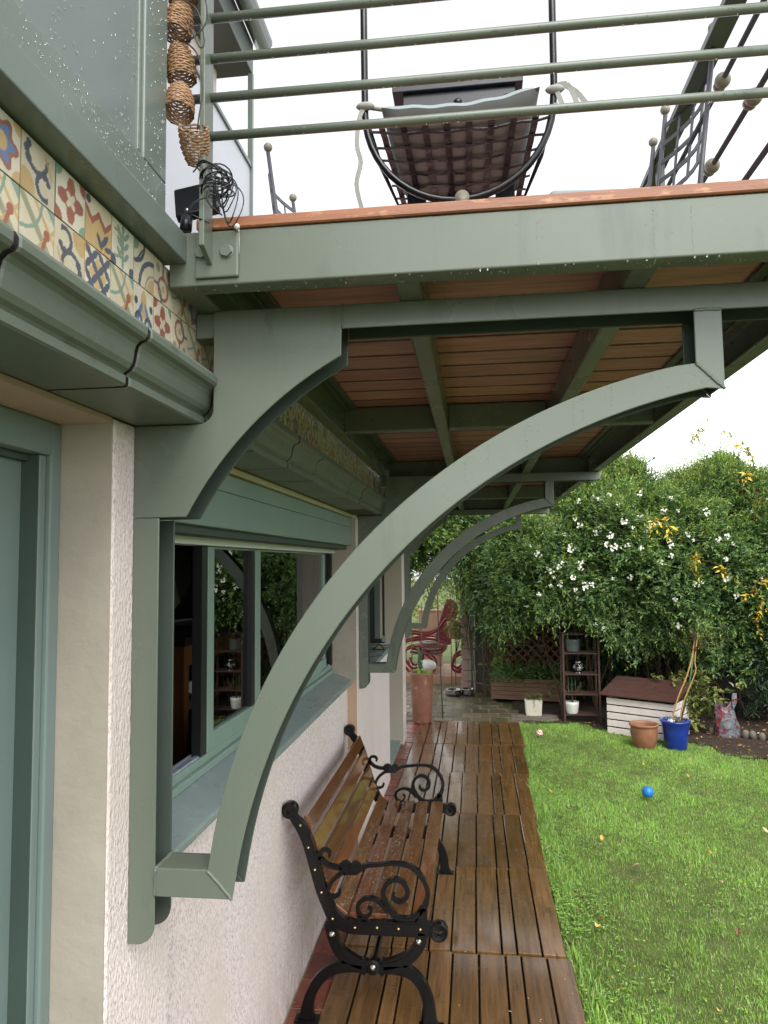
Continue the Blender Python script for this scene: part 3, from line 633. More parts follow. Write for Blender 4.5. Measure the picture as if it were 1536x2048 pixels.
# ---- three matching steel brackets, each a thing of its own
def arcpts(cx, cz, r, a0, a1, n):
    return [(cx+r*math.cos(a0+(a1-a0)*i/n), cz+r*math.sin(a0+(a1-a0)*i/n)) for i in range(n+1)]
def ang(cx, cz, x, z): return math.atan2(z-cz, x-cx)
def make_bracket(y0, label):
    T = .09; b = thing('support_bracket', label, 'bracket', (0.03, y0, .93), 'curved steel brackets carrying the balcony')
    ex = lambda pts: [(x, y0, z) for x, z in pts]
    WEB = ['sage_paint', 'sage_paint_shade']; TH = .005; back = Vector((0, T-TH, 0))  # second slot carries channel shade as colour on webs and rear plates
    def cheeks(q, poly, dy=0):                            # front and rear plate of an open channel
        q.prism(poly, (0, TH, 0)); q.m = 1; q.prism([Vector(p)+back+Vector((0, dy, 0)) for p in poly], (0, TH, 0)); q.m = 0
    yi, yo = y0+TH, y0+T-TH
    q = MB(); cheeks(q, ex([(.001, .930)] + [(.020+.042*math.sin(t), .974-.044*math.cos(t)) for t in np.linspace(.15, math.pi/2, 8)] + [(.062, 1.857), (.001, 1.857)]))
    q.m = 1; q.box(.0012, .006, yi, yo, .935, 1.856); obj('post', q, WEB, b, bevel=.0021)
    # gusset: two plates with a concave edge, open underneath
    a0 = ang(.87895, 1.45386, .126, 1.858); a1 = ang(.87895, 1.45386, .481, 2.211)
    pl = arcpts(.87895, 1.45386, .8551, a1, a0 + 2*math.pi if a0 < 0 else a0, 22)
    co = [(.187-.035+.035*math.cos(t), 2.068+.035+.035*math.sin(t)) for t in np.linspace(0, -math.pi/2, 8)]
    q = MB(); cheeks(q, ex([(.187, 2.3265), (.484, 2.3265)] + pl + [(.001, 1.858), (.001, 2.0675)] + list(reversed(co))))
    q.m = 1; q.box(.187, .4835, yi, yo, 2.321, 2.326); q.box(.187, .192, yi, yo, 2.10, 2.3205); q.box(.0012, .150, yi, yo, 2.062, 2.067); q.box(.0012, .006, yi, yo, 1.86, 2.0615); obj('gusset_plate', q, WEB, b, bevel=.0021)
    q = MB(); end = [(1.583, ZB-.0006)] + [(1.555+.032*math.cos(t), 2.302+.03*math.sin(t)) for t in np.linspace(.4, -math.pi/2, 8)]
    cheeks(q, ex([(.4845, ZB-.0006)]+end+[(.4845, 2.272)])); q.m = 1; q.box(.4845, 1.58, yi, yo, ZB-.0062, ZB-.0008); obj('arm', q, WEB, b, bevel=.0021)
    q = MB(); q.box(.141, .1865, y0+.01, y0+.07, 2.268, 2.3262); obj('spacer', q, 'sage_paint', b, bevel=.003)
    # arch with mitred ends: channel open towards the hollow side
    A0, A1 = ang(1.423, .9241, .181, 1.094), ang(1.423, .9241, 1.23, 2.157); B0, B1 = ang(1.4813, .873, .237, 1.034), ang(1.4813, .873, 1.285, 2.105)
    o_ = arcpts(1.423, .9241, 1.2531, A0, A1, 48); i_ = arcpts(1.4813, .873, 1.2545, B0, B1, 48)
    o_[0] = (.181, 1.093); i_[0] = (.236, 1.034); o_[-1] = (1.231, 2.160); i_[-1] = (1.287, 2.103)
    w_ = [(a[0]+(c[0]-a[0])*.09, a[1]+(c[1]-a[1])*.09) for a, c in zip(o_, i_)]
    q = MB()
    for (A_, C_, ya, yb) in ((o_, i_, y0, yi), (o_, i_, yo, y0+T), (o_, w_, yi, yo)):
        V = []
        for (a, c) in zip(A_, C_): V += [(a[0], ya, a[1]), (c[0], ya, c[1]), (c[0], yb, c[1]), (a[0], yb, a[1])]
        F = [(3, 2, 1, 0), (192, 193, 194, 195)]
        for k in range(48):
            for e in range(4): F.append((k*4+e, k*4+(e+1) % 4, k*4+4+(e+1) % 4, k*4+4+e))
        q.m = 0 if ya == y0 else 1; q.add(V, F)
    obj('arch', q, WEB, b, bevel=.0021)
    q = MB(); cheeks(q, ex([(.0625, 1.033), (.2355, 1.0335), (.1805, 1.0935), (.0625, 1.0925)])); q.m = 0; q.box(.0625, .182, yi, yo, 1.0875, 1.0924); obj('foot', q, WEB, b, bevel=.0021)
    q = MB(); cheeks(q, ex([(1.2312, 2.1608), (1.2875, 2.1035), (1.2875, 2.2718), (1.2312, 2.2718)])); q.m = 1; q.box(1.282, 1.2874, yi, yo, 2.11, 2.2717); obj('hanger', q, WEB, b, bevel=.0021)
    q = MB(); q.lathe([(.012, 0), (.012, .012), (.007, .013), (.007, .03)], (1.12, y0+T*.5, 2.115), 6, (.3, 0, -1), False); obj('bolt', q, 'sage_paint', b)
    # weld beads
    def wb(pts, r): q = MB(); q.tube([(x+random.uniform(-.0012, .0012), y, z+random.uniform(-.0012, .0012)) for x, y, z in pts], r, 6); obj('weld', q, 'sage_paint', b)
    wb([(.181+(.236-.181)*t, y0-.0005, 1.0935+(1.034-1.0935)*t) for t in np.linspace(0, 1, 14)], .0035); wb([(1.231+.056*t, y0-.0005, 2.160-.057*t) for t in np.linspace(0, 1, 14)], .0035)
    wb([(1.2315+.056*t, y0-.0005, 2.272) for t in np.linspace(0, 1, 12)], .0035); wb([(.0628, y0+T*t, 1.0925) for t in np.linspace(0, 1, 12)], .004); wb([(.4845, y0-.0003, 2.272+.054*t) for t in np.linspace(0, 1, 14)], .003); wb([(.0625, y0-.0005, 1.034+.058*t) for t in np.linspace(0, 1, 10)], .003)
    return b
br = make_bracket(1.54, 'nearest curved sage green steel bracket, beside the door pillar')
dup(br, (.03, 4.73, .93), label='middle curved green bracket, standing between the two windows')
dup(br, (.03, 7.908, .93), label='farthest and smallest looking curved green bracket, by the terracotta pot')

# ---- front railing bolted to the front beam
ra = thing('front_railing', 'sage green railing of thin horizontal round bars across the front of the balcony', 'railing', (.24, 1.383, 2.34))
obj('base_plate', boxes((.204, .297, 1.384, 1.3915, 2.340, 2.438)), 'sage_paint', ra, bevel=.004)
q = MB(); q.prism([(.231, 1.336, 2.388), (.231, 1.384, 2.365), (.231, 1.384, 3.45), (.231, 1.336, 3.45)], (.011, 0, 0)); obj('post', q, 'sage_paint', ra, bevel=.0015)
for (x, lab) in ((.2185, 0), (.272, 0)):
    q = MB(); q.lathe([(.0135, 0), (.0135, .007), (.012, .008)], (x, 1.376, 2.393), 6, (0, 1, 0), False); q.lathe([(.015, 0), (.015, .002)], (x, 1.3822, 2.393), 20, (0, 1, 0)); obj('bolt', q, 'sage_paint', ra, bevel=.001)
for k, z in enumerate((2.634, 2.718, 2.803, 2.892, 2.98, 3.07, 3.16)):
    q = MB(); q.tube([(.188 if z > 2.65 else .236, 1.372, z), (.6, 1.372, z-.003), (1.0, 1.372, z-.005), (1.72, 1.372, z-.018+.006)], .0093, 12); obj('rail', q, 'sage_paint', ra)
q = MB(); q.prism([(1.56, 1.336, 2.46), (1.56, 1.384, 2.46), (1.56, 1.384, 3.45), (1.56, 1.336, 3.45)], (.011, 0, 0)); obj('post', q, 'sage_paint', ra)
o = MB(); o.ball((.296, 1.378, 2.441), .0065, 10, 8); o.tube([(.296, 1.389, 2.441), (.296, 1.3915, 2.39)], .0015, 6); tag(obj('drip_knob', o, 'ceramic_white', loc=(.296, 1.385, 2.44)), 'small round white plastic knob at the corner of the railing base plate', 'knob')

# ---- side railing along the garden edge
sr = thing('side_railing', 'grey side railing of long thin rods with ball collars under a flat handrail', 'railing', (1.56, 4.6, 2.468))
q = MB(); q.box(1.535, 1.60, 1.42, 7.95, 3.40, 3.415); q.box(1.54, 1.556, 1.42, 7.95, 3.4155, 3.435); q.box(1.575, 1.59, 1.42, 7.95, 3.4155, 3.435); obj('handrail', q, 'fascia_dark', sr, bevel=.002)
for z, balls in ((3.235, (2.245, )), (3.03, (2.37, 2.02)), (2.84, (1.75,))):
    q = MB(); q.tube([(1.56, 1.40, z), (1.56, 7.95, z)], .0085, 8); rd = obj('rod', q, 'iron_grey', sr)
    for yb in balls:
        q = MB(); q.ball((1.56, yb, z), .024, 16, 12); q.lathe([(.019, -.006), (.019, .006)], (1.56, yb+.027, z), 16, (0, 1, 0)); obj('collar', q, 'brass_ball', rd)
for yp in (2.95, 5.4, 7.9):
    q = MB(); q.box(1.55, 1.57, yp, yp+.07, 2.469, 3.3995); obj('post', q, 'sage_paint', sr, bevel=.002)

# ---- wrought iron chair seen from below: hoop, woven straps, cushion
FZ = 2.4685
ch = thing('iron_chair', 'black iron chair with woven strap seat and round hoop, nearest on the balcony', 'chair', (.75, 2.0, FZ))
hoop = [(.490, 1.86, 3.95), (.492, 1.86, 3.2), (.493, 1.86, 2.98)] + [(.745+.252*math.cos(t), 1.86, 2.975+.262*math.sin(t)) for t in np.linspace(math.pi, 2*math.pi, 26)] + [(.999, 1.86, 3.0), (1.0, 1.86, 3.2), (1.003, 1.86, 3.95)]
q = MB(); q.tube(hoop, .0095, 10); obj('back_frame', q, 'iron_black', ch)
q = MB(); q.lathe([(.0, -.012), (.019, -.012), (.021, 0), (.019, .008), (0, .009)], (.752, 1.857, 2.716), 20, (0, -1, 0)); obj('finial', q, 'brass_ball', ch)
for x in (.51, .985):
    q = MB(); q.tube([(x, 2.27, FZ), (x, 2.27, 2.9)], .009, 8); obj('leg', q, 'iron_grey', ch)
q = MB(); q.tube([(.752, 1.862, FZ), (.752, 1.862, 2.70)], .011, 8); obj('leg', q, 'iron_black', ch)
def seat_z(x, y): return 2.952-.018*math.cos((x-.745)/.25*1.5)-.02*((y-1.86)/.45)
q = MB()
for k in range(8):
    x = .535+k*.06
    pts = [(x+(.745-x)*.12*t, 1.862+.42*t, seat_z(x, 1.862+.42*t)-(.002 if (k+int(t*12)) % 2 else -.002)) for t in np.linspace(0, 1, 13)]
    q = MB()
    for a, b in zip(pts[:-1], pts[1:]): q.bar(a, b, .0175, .002)
    obj('seat_strap', q, 'strap_iron', ch)
q2 = MB()
for k in range(6):
    y = 1.90+k*.066; hw = .245-.04*k/5
    pts = [(.745+hw*t, y, seat_z(.745+hw*t, y)-(.002 if (k+int((t+1)*4)) % 2 else -.002)-.003) for t in np.linspace(-1, 1, 15)]
    q2 = MB()
    for a, b in zip(pts[:-1], pts[1:]): q2.bar(a, b, .0115, .002)
    obj('seat_strap', q2, 'strap_iron', ch)
pass
q = MB(); q.tube([(.495, 1.86, 2.962), (.51, 2.08, 2.945), (.54, 2.29, 2.93), (.95, 2.29, 2.93), (.985, 2.08, 2.945), (.998, 1.86, 2.962)], .007, 8); obj('seat_frame', q, 'iron_black', ch)
cu = thing('seat_cushion', 'grey seat cushion tied with ribbons onto the black strap seat', 'cushion', (.745, 2.05, 2.96))
q = MB(); NX, NY = 26, 18; V = []; F = []
for s_ in (0, 1):
    for j_ in range(NY+1):
        for i_ in range(NX+1):
            u, v = i_/NX*2-1, j_/NY*2-1; ed = (1-abs(u)**14)*(1-abs(v)**14); x = .75+u*(.212-.02*(v+1)/2); y = 2.065+v*.215
            zc = seat_z(x, y)+.034+.022*max(0, u)**2*(1-v)*.5; th = .027*ed**.3; V.append((x, y, zc+(th if s_ else -th)+.002*math.sin(u*14+v*3)))
n1 = (NX+1)*(NY+1)
for s_ in (0, 1):
    for j_ in range(NY):
        for i_ in range(NX):
            a = s_*n1+j_*(NX+1)+i_; F.append((a, a+1, a+NX+2, a+NX+1) if s_ else (a, a+NX+1, a+NX+2, a+1))
q.add(V, F, True); obj('pad', q, 'cushion', cu)
q = MB()
for (x0, pts) in ((.49, [(.492, 1.848, 2.985), (.478, 1.846, 2.95), (.472, 1.846, 2.88), (.482, 1.846, 2.83), (.47, 1.846, 2.77), (.484, 1.846, 2.70)]), (1.0, [(1.0, 1.846, 2.995), (1.03, 1.846, 3.0), (1.05, 1.846, 2.96), (1.06, 1.846, 2.92)]), (1, [(1.02, 1.846, 3.0), (1.055, 1.846, 2.975), (1.083, 1.846, 2.935)]), (1, [(1.005, 1.846, 2.98), (1.018, 1.846, 2.94), (1.008, 1.846, 2.925), (1.0, 1.846, 2.95)])):
    q = MB()
    for a, b in zip(spline(pts, 4)[:-1], spline(pts, 4)[1:]): q.bar(a, b, .012, .0025, (0, 1, .3))
    obj('ribbon', q, 'ribbon', cu)
for x in (.495, 1.0): q2 = MB(); q2.ball((x, 1.85, 2.99), .016, 10, 8, (1.6, .8, .7)); obj('knot', q2, 'ribbon', cu)
q2 = MB(); q2.tube([(.5, 1.855, 2.99), (.56, 1.87, 2.985), (.6, 1.88, 2.982)], .006, 6); obj('tie', q2, 'ribbon', cu)

tb = thing('side_table', 'small dark bolted table standing behind the nearest iron chair', 'table', (.745, 2.27, FZ))
obj('table_top', boxes((.532, .948, 2.20, 2.36, 3.262, 3.285)), 'plastic_black', tb, bevel=.003)
obj('apron', boxes((.565, .925, 2.215, 2.25, 3.195, 3.2615)), 'plastic_black', tb, bevel=.003)
for x in (.605, .735, .885): obj('leg', boxes((x-.03, x+.03, 2.2155, 2.2495, FZ, 3.1945)), 'plastic_black', tb, bevel=.003)
for x in (.742, .895):
    q = MB(); q.lathe([(.012, 0), (.014, .01), (.009, .018)], (x, 2.2148, 3.215), 12, (0, -1, 0)); obj('bolt', q, 'iron_black', tb)

# ---- tall backed iron chairs round the balcony
def back_chair(y0, y1, x0, x1, zt, label, faces):
    c = thing('iron_chair', label, 'chair', ((x0+x1)/2, (y0+y1)/2, FZ))
    a = Vector((x0, y0, 0)); b = Vector((x1, y1, 0)); dn = (b-a).normalized(); nrm = Vector((dn.y, -dn.x, 0))*faces; lean = nrm*-.07
    for p in (a, b):
        q = MB(); q.tube([(p.x, p.y, FZ), (p.x, p.y, FZ+.45), (p.x+lean.x, p.y+lean.y, zt-.02)], .0085, 8); s = obj('back_post', q, 'iron_grey', c)
        q = MB(); q.ball((p.x+lean.x, p.y+lean.y, zt), .0185, 14, 10); obj('finial', q, 'brass_ball', s)
        f = p+nrm*.42; q = MB(); q.tube([(f.x, f.y, FZ), (f.x, f.y, FZ+.44)], .0085, 8); obj('leg', q, 'iron_grey', c)
    q = MB(); zs = np.linspace(zt-.36, zt-.07, 5)
    for i in range(5):
        pts = []
        for t in np.linspace(0, 1, 9):
            g = a+(b-a)*t+lean*((zs[i]-FZ-.45)/(zt-FZ-.45))-nrm*.05*math.sin(math.pi*t); pts.append((g.x, g.y, zs[i]))
        for p0, p1 in zip(pts[:-1], pts[1:]): q.bar(p0, p1, .004, .017)
    for t in (.2, .4, .6, .8):
        pts = []
        for z in zs:
            g = a+(b-a)*t+lean*((z-FZ-.45)/(zt-FZ-.45))-nrm*.05*math.sin(math.pi*t); pts.append((g.x, g.y, z))
        for p0, p1 in zip(pts[:-1], pts[1:]): q.bar(p0, p1, .02, .004, nrm)
    obj('strap_back', q, 'iron_grey', c)
    q = MB(); m0 = (a+b)/2+nrm*.22; q.obox((m0.x, m0.y, FZ+.455), dn, nrm, (0, 0, 1), (b-a).length/2-.01, .2, .012); obj('seat', q, 'cushion', c, bevel=.01); return c
back_chair(2.32, 2.74, 1.50, 1.455, 3.47, 'tall backed iron chair with ball finials standing by the side railing', -1)
back_chair(2.93, 3.35, 1.455, 1.42, 3.455, 'iron chair whose single ball finial shows left of its taller looking neighbour', -1)
back_chair(2.75, 3.16, .03, .03, 3.455, 'iron chair with woven strap back standing by the pale side panel', 1)
bc = thing('bench_cushion', 'long flat grey cushion just showing above the wooden floor edge', 'cushion', (1.25, 2.6, 2.92))
q = MB(); q.obox((1.17, 2.62, 2.985), (1, .02, -.04), (0, 1, 0), (0, 0, 1), .127, .2, .03); obj('pad', q, 'cushion', bc, bevel=.02, seg=3)
q = MB(); q.box(1.07, 1.09, 2.5, 2.7, FZ, 2.95); q.box(1.25, 1.27, 2.5, 2.7, FZ, 2.94); obj('stool_leg', q, 'iron_grey', bc)

# ---- string of wicker lamp shades, cable and solar lamp
def wicker_proto(name, label):
    t = thing(name, label, 'lamp shade', (0, 0, 0), 'wicker lamp shades on the cable'); q = MB(); nr = 13
    for i in range(nr):
        s = i/(nr-1); r = .0175+.0125*min(1, s*1.9)**.7; z = -.074*s
        pts = [((r+.0013*math.cos(k*math.pi+i*math.pi))*math.cos(2*math.pi*k/20), (r+.0013*math.cos(k*math.pi+i*math.pi))*math.sin(2*math.pi*k/20), z+.0008*math.sin(k*1.7+i)) for k in range(20)]
        q.tube(pts, .0024, 6, closed=True)
    obj('weave', q, 'wicker', t); q = MB()
    for k in range(10):
        a = 2*math.pi*(k+.5)/10; q.tube([((.0175+.0125*min(1, s*1.9)**.7)*math.cos(a), (.0175+.0125*min(1, s*1.9)**.7)*math.sin(a), -.074*s) for s in np.linspace(0, 1, 8)], .0012, 5)
    obj('rib', q, 'wicker', t); q = MB(); q.tube([(.0302*math.cos(2*math.pi*k/24), .0302*math.sin(2*math.pi*k/24), -.0745) for k in range(24)], .0016, 6, closed=True); obj('rim', q, 'cable_black', t)
    return t
w0 = wicker_proto('wicker_shade', 'topmost wicker shade, cut by the top of the photo')
w0.location = (.191, 1.335, 2.968); w0.rotation_euler = (-.12, -.1, 0); w0.scale = (.93, .93, .90)
dup(w0, (.192, 1.335, 2.893), ((-.15, .12, 0)), 'second wicker shade from the top of the string')
dup(w0, (.187, 1.335, 2.806), ((.05, -.08, 0)), 'third wicker shade, hanging upright above the open mouthed one')
dup(w0, (.190, 1.335, 2.716), ((-.30, -.10, 0)), 'wicker shade tilted with its open mouth facing down to the garden')
dup(w0, (.216, 1.363, 2.572), ((math.pi+.75, .2, .0)), 'lowest wicker shade, upturned with its mouth to the sky')
q = MB()
for pts in ([(.185, 1.31, 2.97), (.24, 1.305, 2.92), (.255, 1.31, 2.84), (.22, 1.31, 2.80), (.19, 1.32, 2.81)], [(.2, 1.31, 2.89), (.235, 1.31, 2.86), (.25, 1.31, 2.80), (.245, 1.30, 2.775), (.215, 1.31, 2.84)],
            [(.2, 1.32, 2.81), (.235, 1.315, 2.77), (.245, 1.315, 2.70), (.238, 1.315, 2.64), (.232, 1.32, 2.61)], [(.225, 1.32, 2.53), (.25, 1.32, 2.55), (.262, 1.32, 2.51), (.255, 1.32, 2.47), (.28, 1.335, 2.445)], [(.21, 1.33, 2.45), (.225, 1.325, 2.47), (.26, 1.33, 2.485)], [(.2, 1.34, 2.46), (.225, 1.33, 2.445), (.25, 1.345, 2.436)]):
    q.tube(spline(pts, 6), .0016, 5)
for k in range(13):
    a = random.uniform(0, 6); c = (.258+random.uniform(-.012, .012), 1.352, 2.528+random.uniform(-.028, .022)); rx, ry, rz = random.uniform(.018, .034), random.uniform(.03, .04), random.uniform(.004, .02)
    q.tube([(c[0]+rx*math.cos(t), c[1]+ry*math.sin(t), c[2]+rz*math.sin(t+a)) for t in np.linspace(0, 2*math.pi, 20)[:-1]], .0016, 5, closed=True)
for k in range(4):
    c = (.284+.006*k, 1.335, 2.50-.012*k); rx, rz = random.uniform(.012, .022), random.uniform(.03, .05); q.tube([(c[0]+rx*math.cos(t), c[1]+.01*math.sin(2*t), c[2]+rz*math.sin(t)) for t in np.linspace(0, 2*math.pi, 24)[:-1]], .0013, 5, closed=True)
tag(obj('light_cable', q, 'cable_black', loc=(.24, 1.35, 2.54)), 'thin black cable wound round the railing post and looped past the wicker shades', 'cable')
so = thing('solar_lamp', 'black box shaped solar lamp lying on the balcony corner behind the post', 'solar panel', (.19, 1.42, 2.47))
q = MB(); q.obox((.190, 1.43, 2.528), (1, .1, .22), (-.1, 1, -.3), (-.2, .3, 1), .047, .012, .038); obj('panel', q, 'plastic_black', so, bevel=.004)
q = MB(); q.tube([(.177, 1.40, 2.452), (.178, 1.405, 2.482)], .0125, 14); obj('swivel', q, 'plastic_black', so); q = MB(); q.lathe([(.005, 0), (.004, .004)], (.181, 1.398, 2.494), 10, (0, -1, 0)); obj('screw', q, 'steel', so)

# ---- rain drops hanging on the painted steel
def drops(parent, pts, name='raindrops'):
    q = MB()
    for (x, y, z, r) in pts: q.ball((x, y, z), r, 7, 5, (1, .8, random.uniform(1, 1.6)))
    tag(obj(name, q, 'water', parent), kind='stuff')
pts = []
for k in range(130): pts.append((random.uniform(.2, 1.55), BY0+random.uniform(.0, .045), ZB-.001, random.uniform(.0008, .0022)))
for k in range(60): pts.append((random.uniform(.35, 1.45), BY0-.0005, ZB+random.uniform(.012, .10), random.uniform(.0006, .0013)))
for x in (.52, .535, .70, .90, 1.12, 1.19):
    z = ZT-.02
    for k in range(14): pts.append((x+random.uniform(-.001, .001), BY0-.0005, z, random.uniform(.0006, .0012))); z -= random.uniform(.003, .011)
drops(bal, pts)
pts = []
for z in (2.634, 2.718, 2.803, 2.892, 2.98):
    for k in range(120):
        x = random.uniform(.2, 1.6); dz = -.018/1.5*x*.6; a = random.choice((-1, 1, 1, 0)); pts.append((x, 1.372-.0095*math.cos(a*1.4), z+dz+.0095*math.sin(a*1.4), random.uniform(.0007, .0018)))
drops(ra, pts)
pts = []
for x0 in (.75, .80, .88, .98, 1.0, 1.06, .55, .35):
    zc = .9241+math.sqrt(max(0, 1.2531**2-(x0-1.423)**2)); z = zc-.008
    for k in range(7): pts.append((x0+random.uniform(-.002, .002), 1.5395, z, random.uniform(.0008, .0017))); z -= random.uniform(.004, .012)
for k in range(50):
    x0 = random.uniform(.3, 1.28); zc = .9241+math.sqrt(max(0, 1.2531**2-(x0-1.423)**2)); pts.append((x0, 1.5395, zc-random.uniform(.005, .05), random.uniform(.0006, .0014)))
drops(br, pts)
pts = []
for k in range(420): pts.append((.1655 if random.random() < .6 else .179, 0, 0, 0))
pts = []
for k in range(260): pts.append((.1655, random.uniform(.75, 1.19), random.uniform(2.51, 2.95), random.uniform(.0007, .0022)))
for k in range(150): pts.append((.1785, random.uniform(.8, 1.3), random.uniform(2.44, 2.496), random.uniform(.0006, .0016)))
for k in range(120): pts.append((.1785, random.uniform(1.206, 1.3), random.uniform(2.5, 3.0), random.uniform(.0006, .0018)))
q = MB()
for (x, y, z, r) in pts: q.ball((x, y, z), r, 7, 5, (.7, 1, random.uniform(1, 1.8)))
tag(obj('raindrops', q, 'water', house), kind='stuff')
#@@END_BALCONY

# ================================================================== BENCH
be = thing('garden_bench', 'slatted wooden garden bench with black cast iron scroll ends, against the pink wall', 'bench', (.28, 3.78, G))
BACK = [(-.018, .700, .030), (-.009, .68, .0334), (.025, .638, .0451), (.053, .575, .0451), (.081, .48, .0451), (.108, .392, .0451), (.134, .333, .0478), (.155, .294, .0504), (.186, .266, .0504), (.222, .253, .0504), (.264, .25, .0504), (.341, .252, .0531), (.429, .253, .0557), (.52, .256, .0584), (.58, .253, .045)]
LEGS = [[(.141, .262, .0425), (.152, .215, .0425), (.175, .162, .0451), (.216, .125, .0500), (.268, .103, .0450), (.325, .098, .0450)],
        [(.523, .244, .0478), (.515, .199, .0478), (.489, .159, .0451), (.448, .128, .0500), (.386, .107, .0450), (.315, .098, .0450)],
        [(.275, .093, .036), (.2, .094, .0478), (.138, .071, .0425), (.091, .029, .0425), (.062, -.022, .0425), (.048, -.067, .0478), (.043, -.105, .058), (.040, -.1345, .085)],
        [(.366, .094, .036), (.437, .095, .0478), (.487, .074, .0425), (.522, .035, .0425), (.544, -.017, .0451), (.551, -.06, .0500), (.553, -.105, .058), (.557, -.1345, .085)]]
SCROLL = [[(.187, .478, .0371), (.208, .484, .0584), (.229, .478, .0400), (.255, .486, .0531), (.276, .487, .0239), (.297, .497, .017), (.349, .503, .0149), (.401, .509, .0149), (.452, .508, .017), (.488, .497, .0191), (.518, .471, .0191), (.541, .435, .0191), (.55, .397, .0191), (.542, .357, .0239), (.521, .322, .0265), (.49, .296, .0265), (.45, .291, .0212), (.414, .302, .0212), (.389, .33, .0212), (.371, .364, .0191), (.366, .393, .0191), (.377, .423, .0191), (.4, .442, .0191), (.426, .446, .0191), (.451, .434, .0191), (.466, .408, .0191), (.464, .383, .0191), (.445, .362, .018), (.422, .361, .017), (.407, .375, .0149), (.41, .39, .0117)],
          [(.388, .318, .0212), (.353, .353, .018), (.317, .366, .0159), (.286, .362, .0159), (.262, .342, .0159), (.259, .314, .0149), (.272, .293, .0149), (.295, .291, .0127), (.311, .307, .0117), (.314, .324, .0106), (.301, .329, .0085)],
          [(.264, .268, .0318), (.269, .298, .0212)], [(.52, .27, .06), (.53, .34, .03)],
          [(.103, .505, .0191), (.099, .537, .017), (.111, .553, .0149), (.13, .554, .0138), (.143, .541, .0127), (.14, .526, .0106)], [(.085, .54, .0191), (.119, .503, .018), (.15, .489, .018), (.195, .483, .0191)],
          [(.205, .470, .018), (.166, .444, .017), (.142, .413, .017), (.132, .38, .0159), (.15, .366, .0149), (.179, .376, .0138), (.184, .395, .0106)]]
def bench_end(y, s):                                  # s = side on which the rosettes and bolts sit
    q = MB(); t = .03; y0 = y-t/2
    q.ribbon(spline(BACK, 4), y0, t); q.ribbon(spline([(x, z, max(.006, w_-.016)) for x, z, w_ in BACK], 4), y0-.0025, t+.005)
    for l in LEGS: q.ribbon(spline(l, 5), y0+.001, t-.002); q.ribbon(spline([(x, z, w_*.55) for x, z, w_ in l], 5), y0-.0025, t+.005)
    for l in SCROLL: q.ribbon(spline(l, 5), y0+.005, t-.010); q.ribbon(spline([(x, z, w_*.5) for x, z, w_ in l], 5), y0+.0025, t-.005)
    for dx in (-.038, .038): q.prism([(.321+dx-.016, y0, .098-.02), (.321+dx, y0, .098-.034), (.321+dx+.016, y0, .098-.02), (.321+dx+.016, y0, .098+.02), (.321+dx, y0, .098+.034), (.321+dx-.016, y0, .098+.02)], (0, t, 0))
    q.lathe([(.03, 0), (.03, t+.006)], (.321, y0-.003, .099), 20, (0, 1, 0))
    for (cx, cz, r) in ((-.028, .714, .034), (.594, .25, .037)):
        q.lathe([(r*.80, -.004), (r*.84, -.007), (r*.97, -.007), (r, -.003), (r, t+.003), (r*.97, t+.007), (r*.84, t+.007), (r*.80, t+.004)], (cx, y0, cz), 28, (0, 1, 0))
        st = []
        for k in range(10): a = math.pi/2+k*math.pi/5; rr = r*.62 if k % 2 == 0 else r*.24; st.append((cx+rr*math.cos(a), cz+rr*math.sin(a)))
        for yy, tip in ((y0-.004, -.006), (y0+t+.004, .006)):
            q.add([(a, yy, b) for a, b in st]+[(cx, yy+tip, cz)], [(k, (k+1) % 10, 10) for k in range(10)])
    for (x, z) in ((.043, -.1345), (.557, -.1345)): q.box(x-.05, x+.05, y0-.012, y0+t+.012, G+.0005, G+.012)
    e = obj('end_frame', q, 'iron_black', be, bevel=.0025, seg=2)
    for (x, z) in ((.02, .656), (.054, .567), (.082, .478), (.109, .388), (.156, .285), (.249, .254), (.341, .258), (.429, .258), (.519, .26)):
        q = MB(); q.lathe([(.0, -.004), (.004, -.0036), (.0055, -.001), (.0055, .004)], (x, y+s*(t/2+.0035), z), 12, (0, -s, 0)); obj('screw', q, 'brass', e)
    for (x, z) in ((.153, .222), (.511, .21), (.322, .099)):
        q = MB(); q.lathe([(.012, 0), (.012, .0025), (.0065, .003), (.0065, .009), (.004, .0105)], (x, y+s*(t/2+.002), z), 14, (0, s, 0)); obj('bolt', q, 'steel', e)
bench_end(3.05, -1); bench_end(4.51, 1)
def slat(cx, cz, tx, tz, wd, name):
    q = MB(); t = Vector((tx, 0, tz)).normalized(); n = Vector((-t.z, 0, t.x))
    g = random.uniform(.75, 1.35); q.c = (g, g*random.uniform(.9, 1.1), g)
    q.obox((cx+n.x*.016, 3.78, cz+n.z*.016), t, (0, 1, 0), n, wd/2, .714, .0095); obj(name, q, 'bench_wood', be, bevel=.003)
slat(.030, .648, .033, -.085, .062, 'back_slat'); slat(.060, .563, .030, -.088, .074, 'back_slat'); slat(.087, .472, .028, -.09, .074, 'back_slat'); slat(.114, .383, .03, -.085, .074, 'back_slat')
slat(.172, .292, .05, -.037, .066, 'seat_slat'); slat(.255, .273, 1, -.01, .066, 'seat_slat'); slat(.341, .273, 1, 0, .068, 'seat_slat'); slat(.429, .274, 1, 0, .068, 'seat_slat'); slat(.517, .275, 1, 0, .068, 'seat_slat')
q = MB(); q.tube([(.321, 3.06, .099), (.321, 4.50, .099)], .011, 10); obj('stretcher', q, 'iron_black', be)
pts = []
for k in range(650):
    c = random.choice((.255, .341, .429, .517)); pts.append((c+random.uniform(-.031, .031), random.uniform(3.08, 4.48), .2995, random.uniform(.0012, .004)))
for k in range(220): u = random.uniform(-.03, .03); pts.append((.172+u*.8+.017, random.uniform(3.08, 4.48), .292-u*.6+.022, random.uniform(.001, .003)))
q = MB()
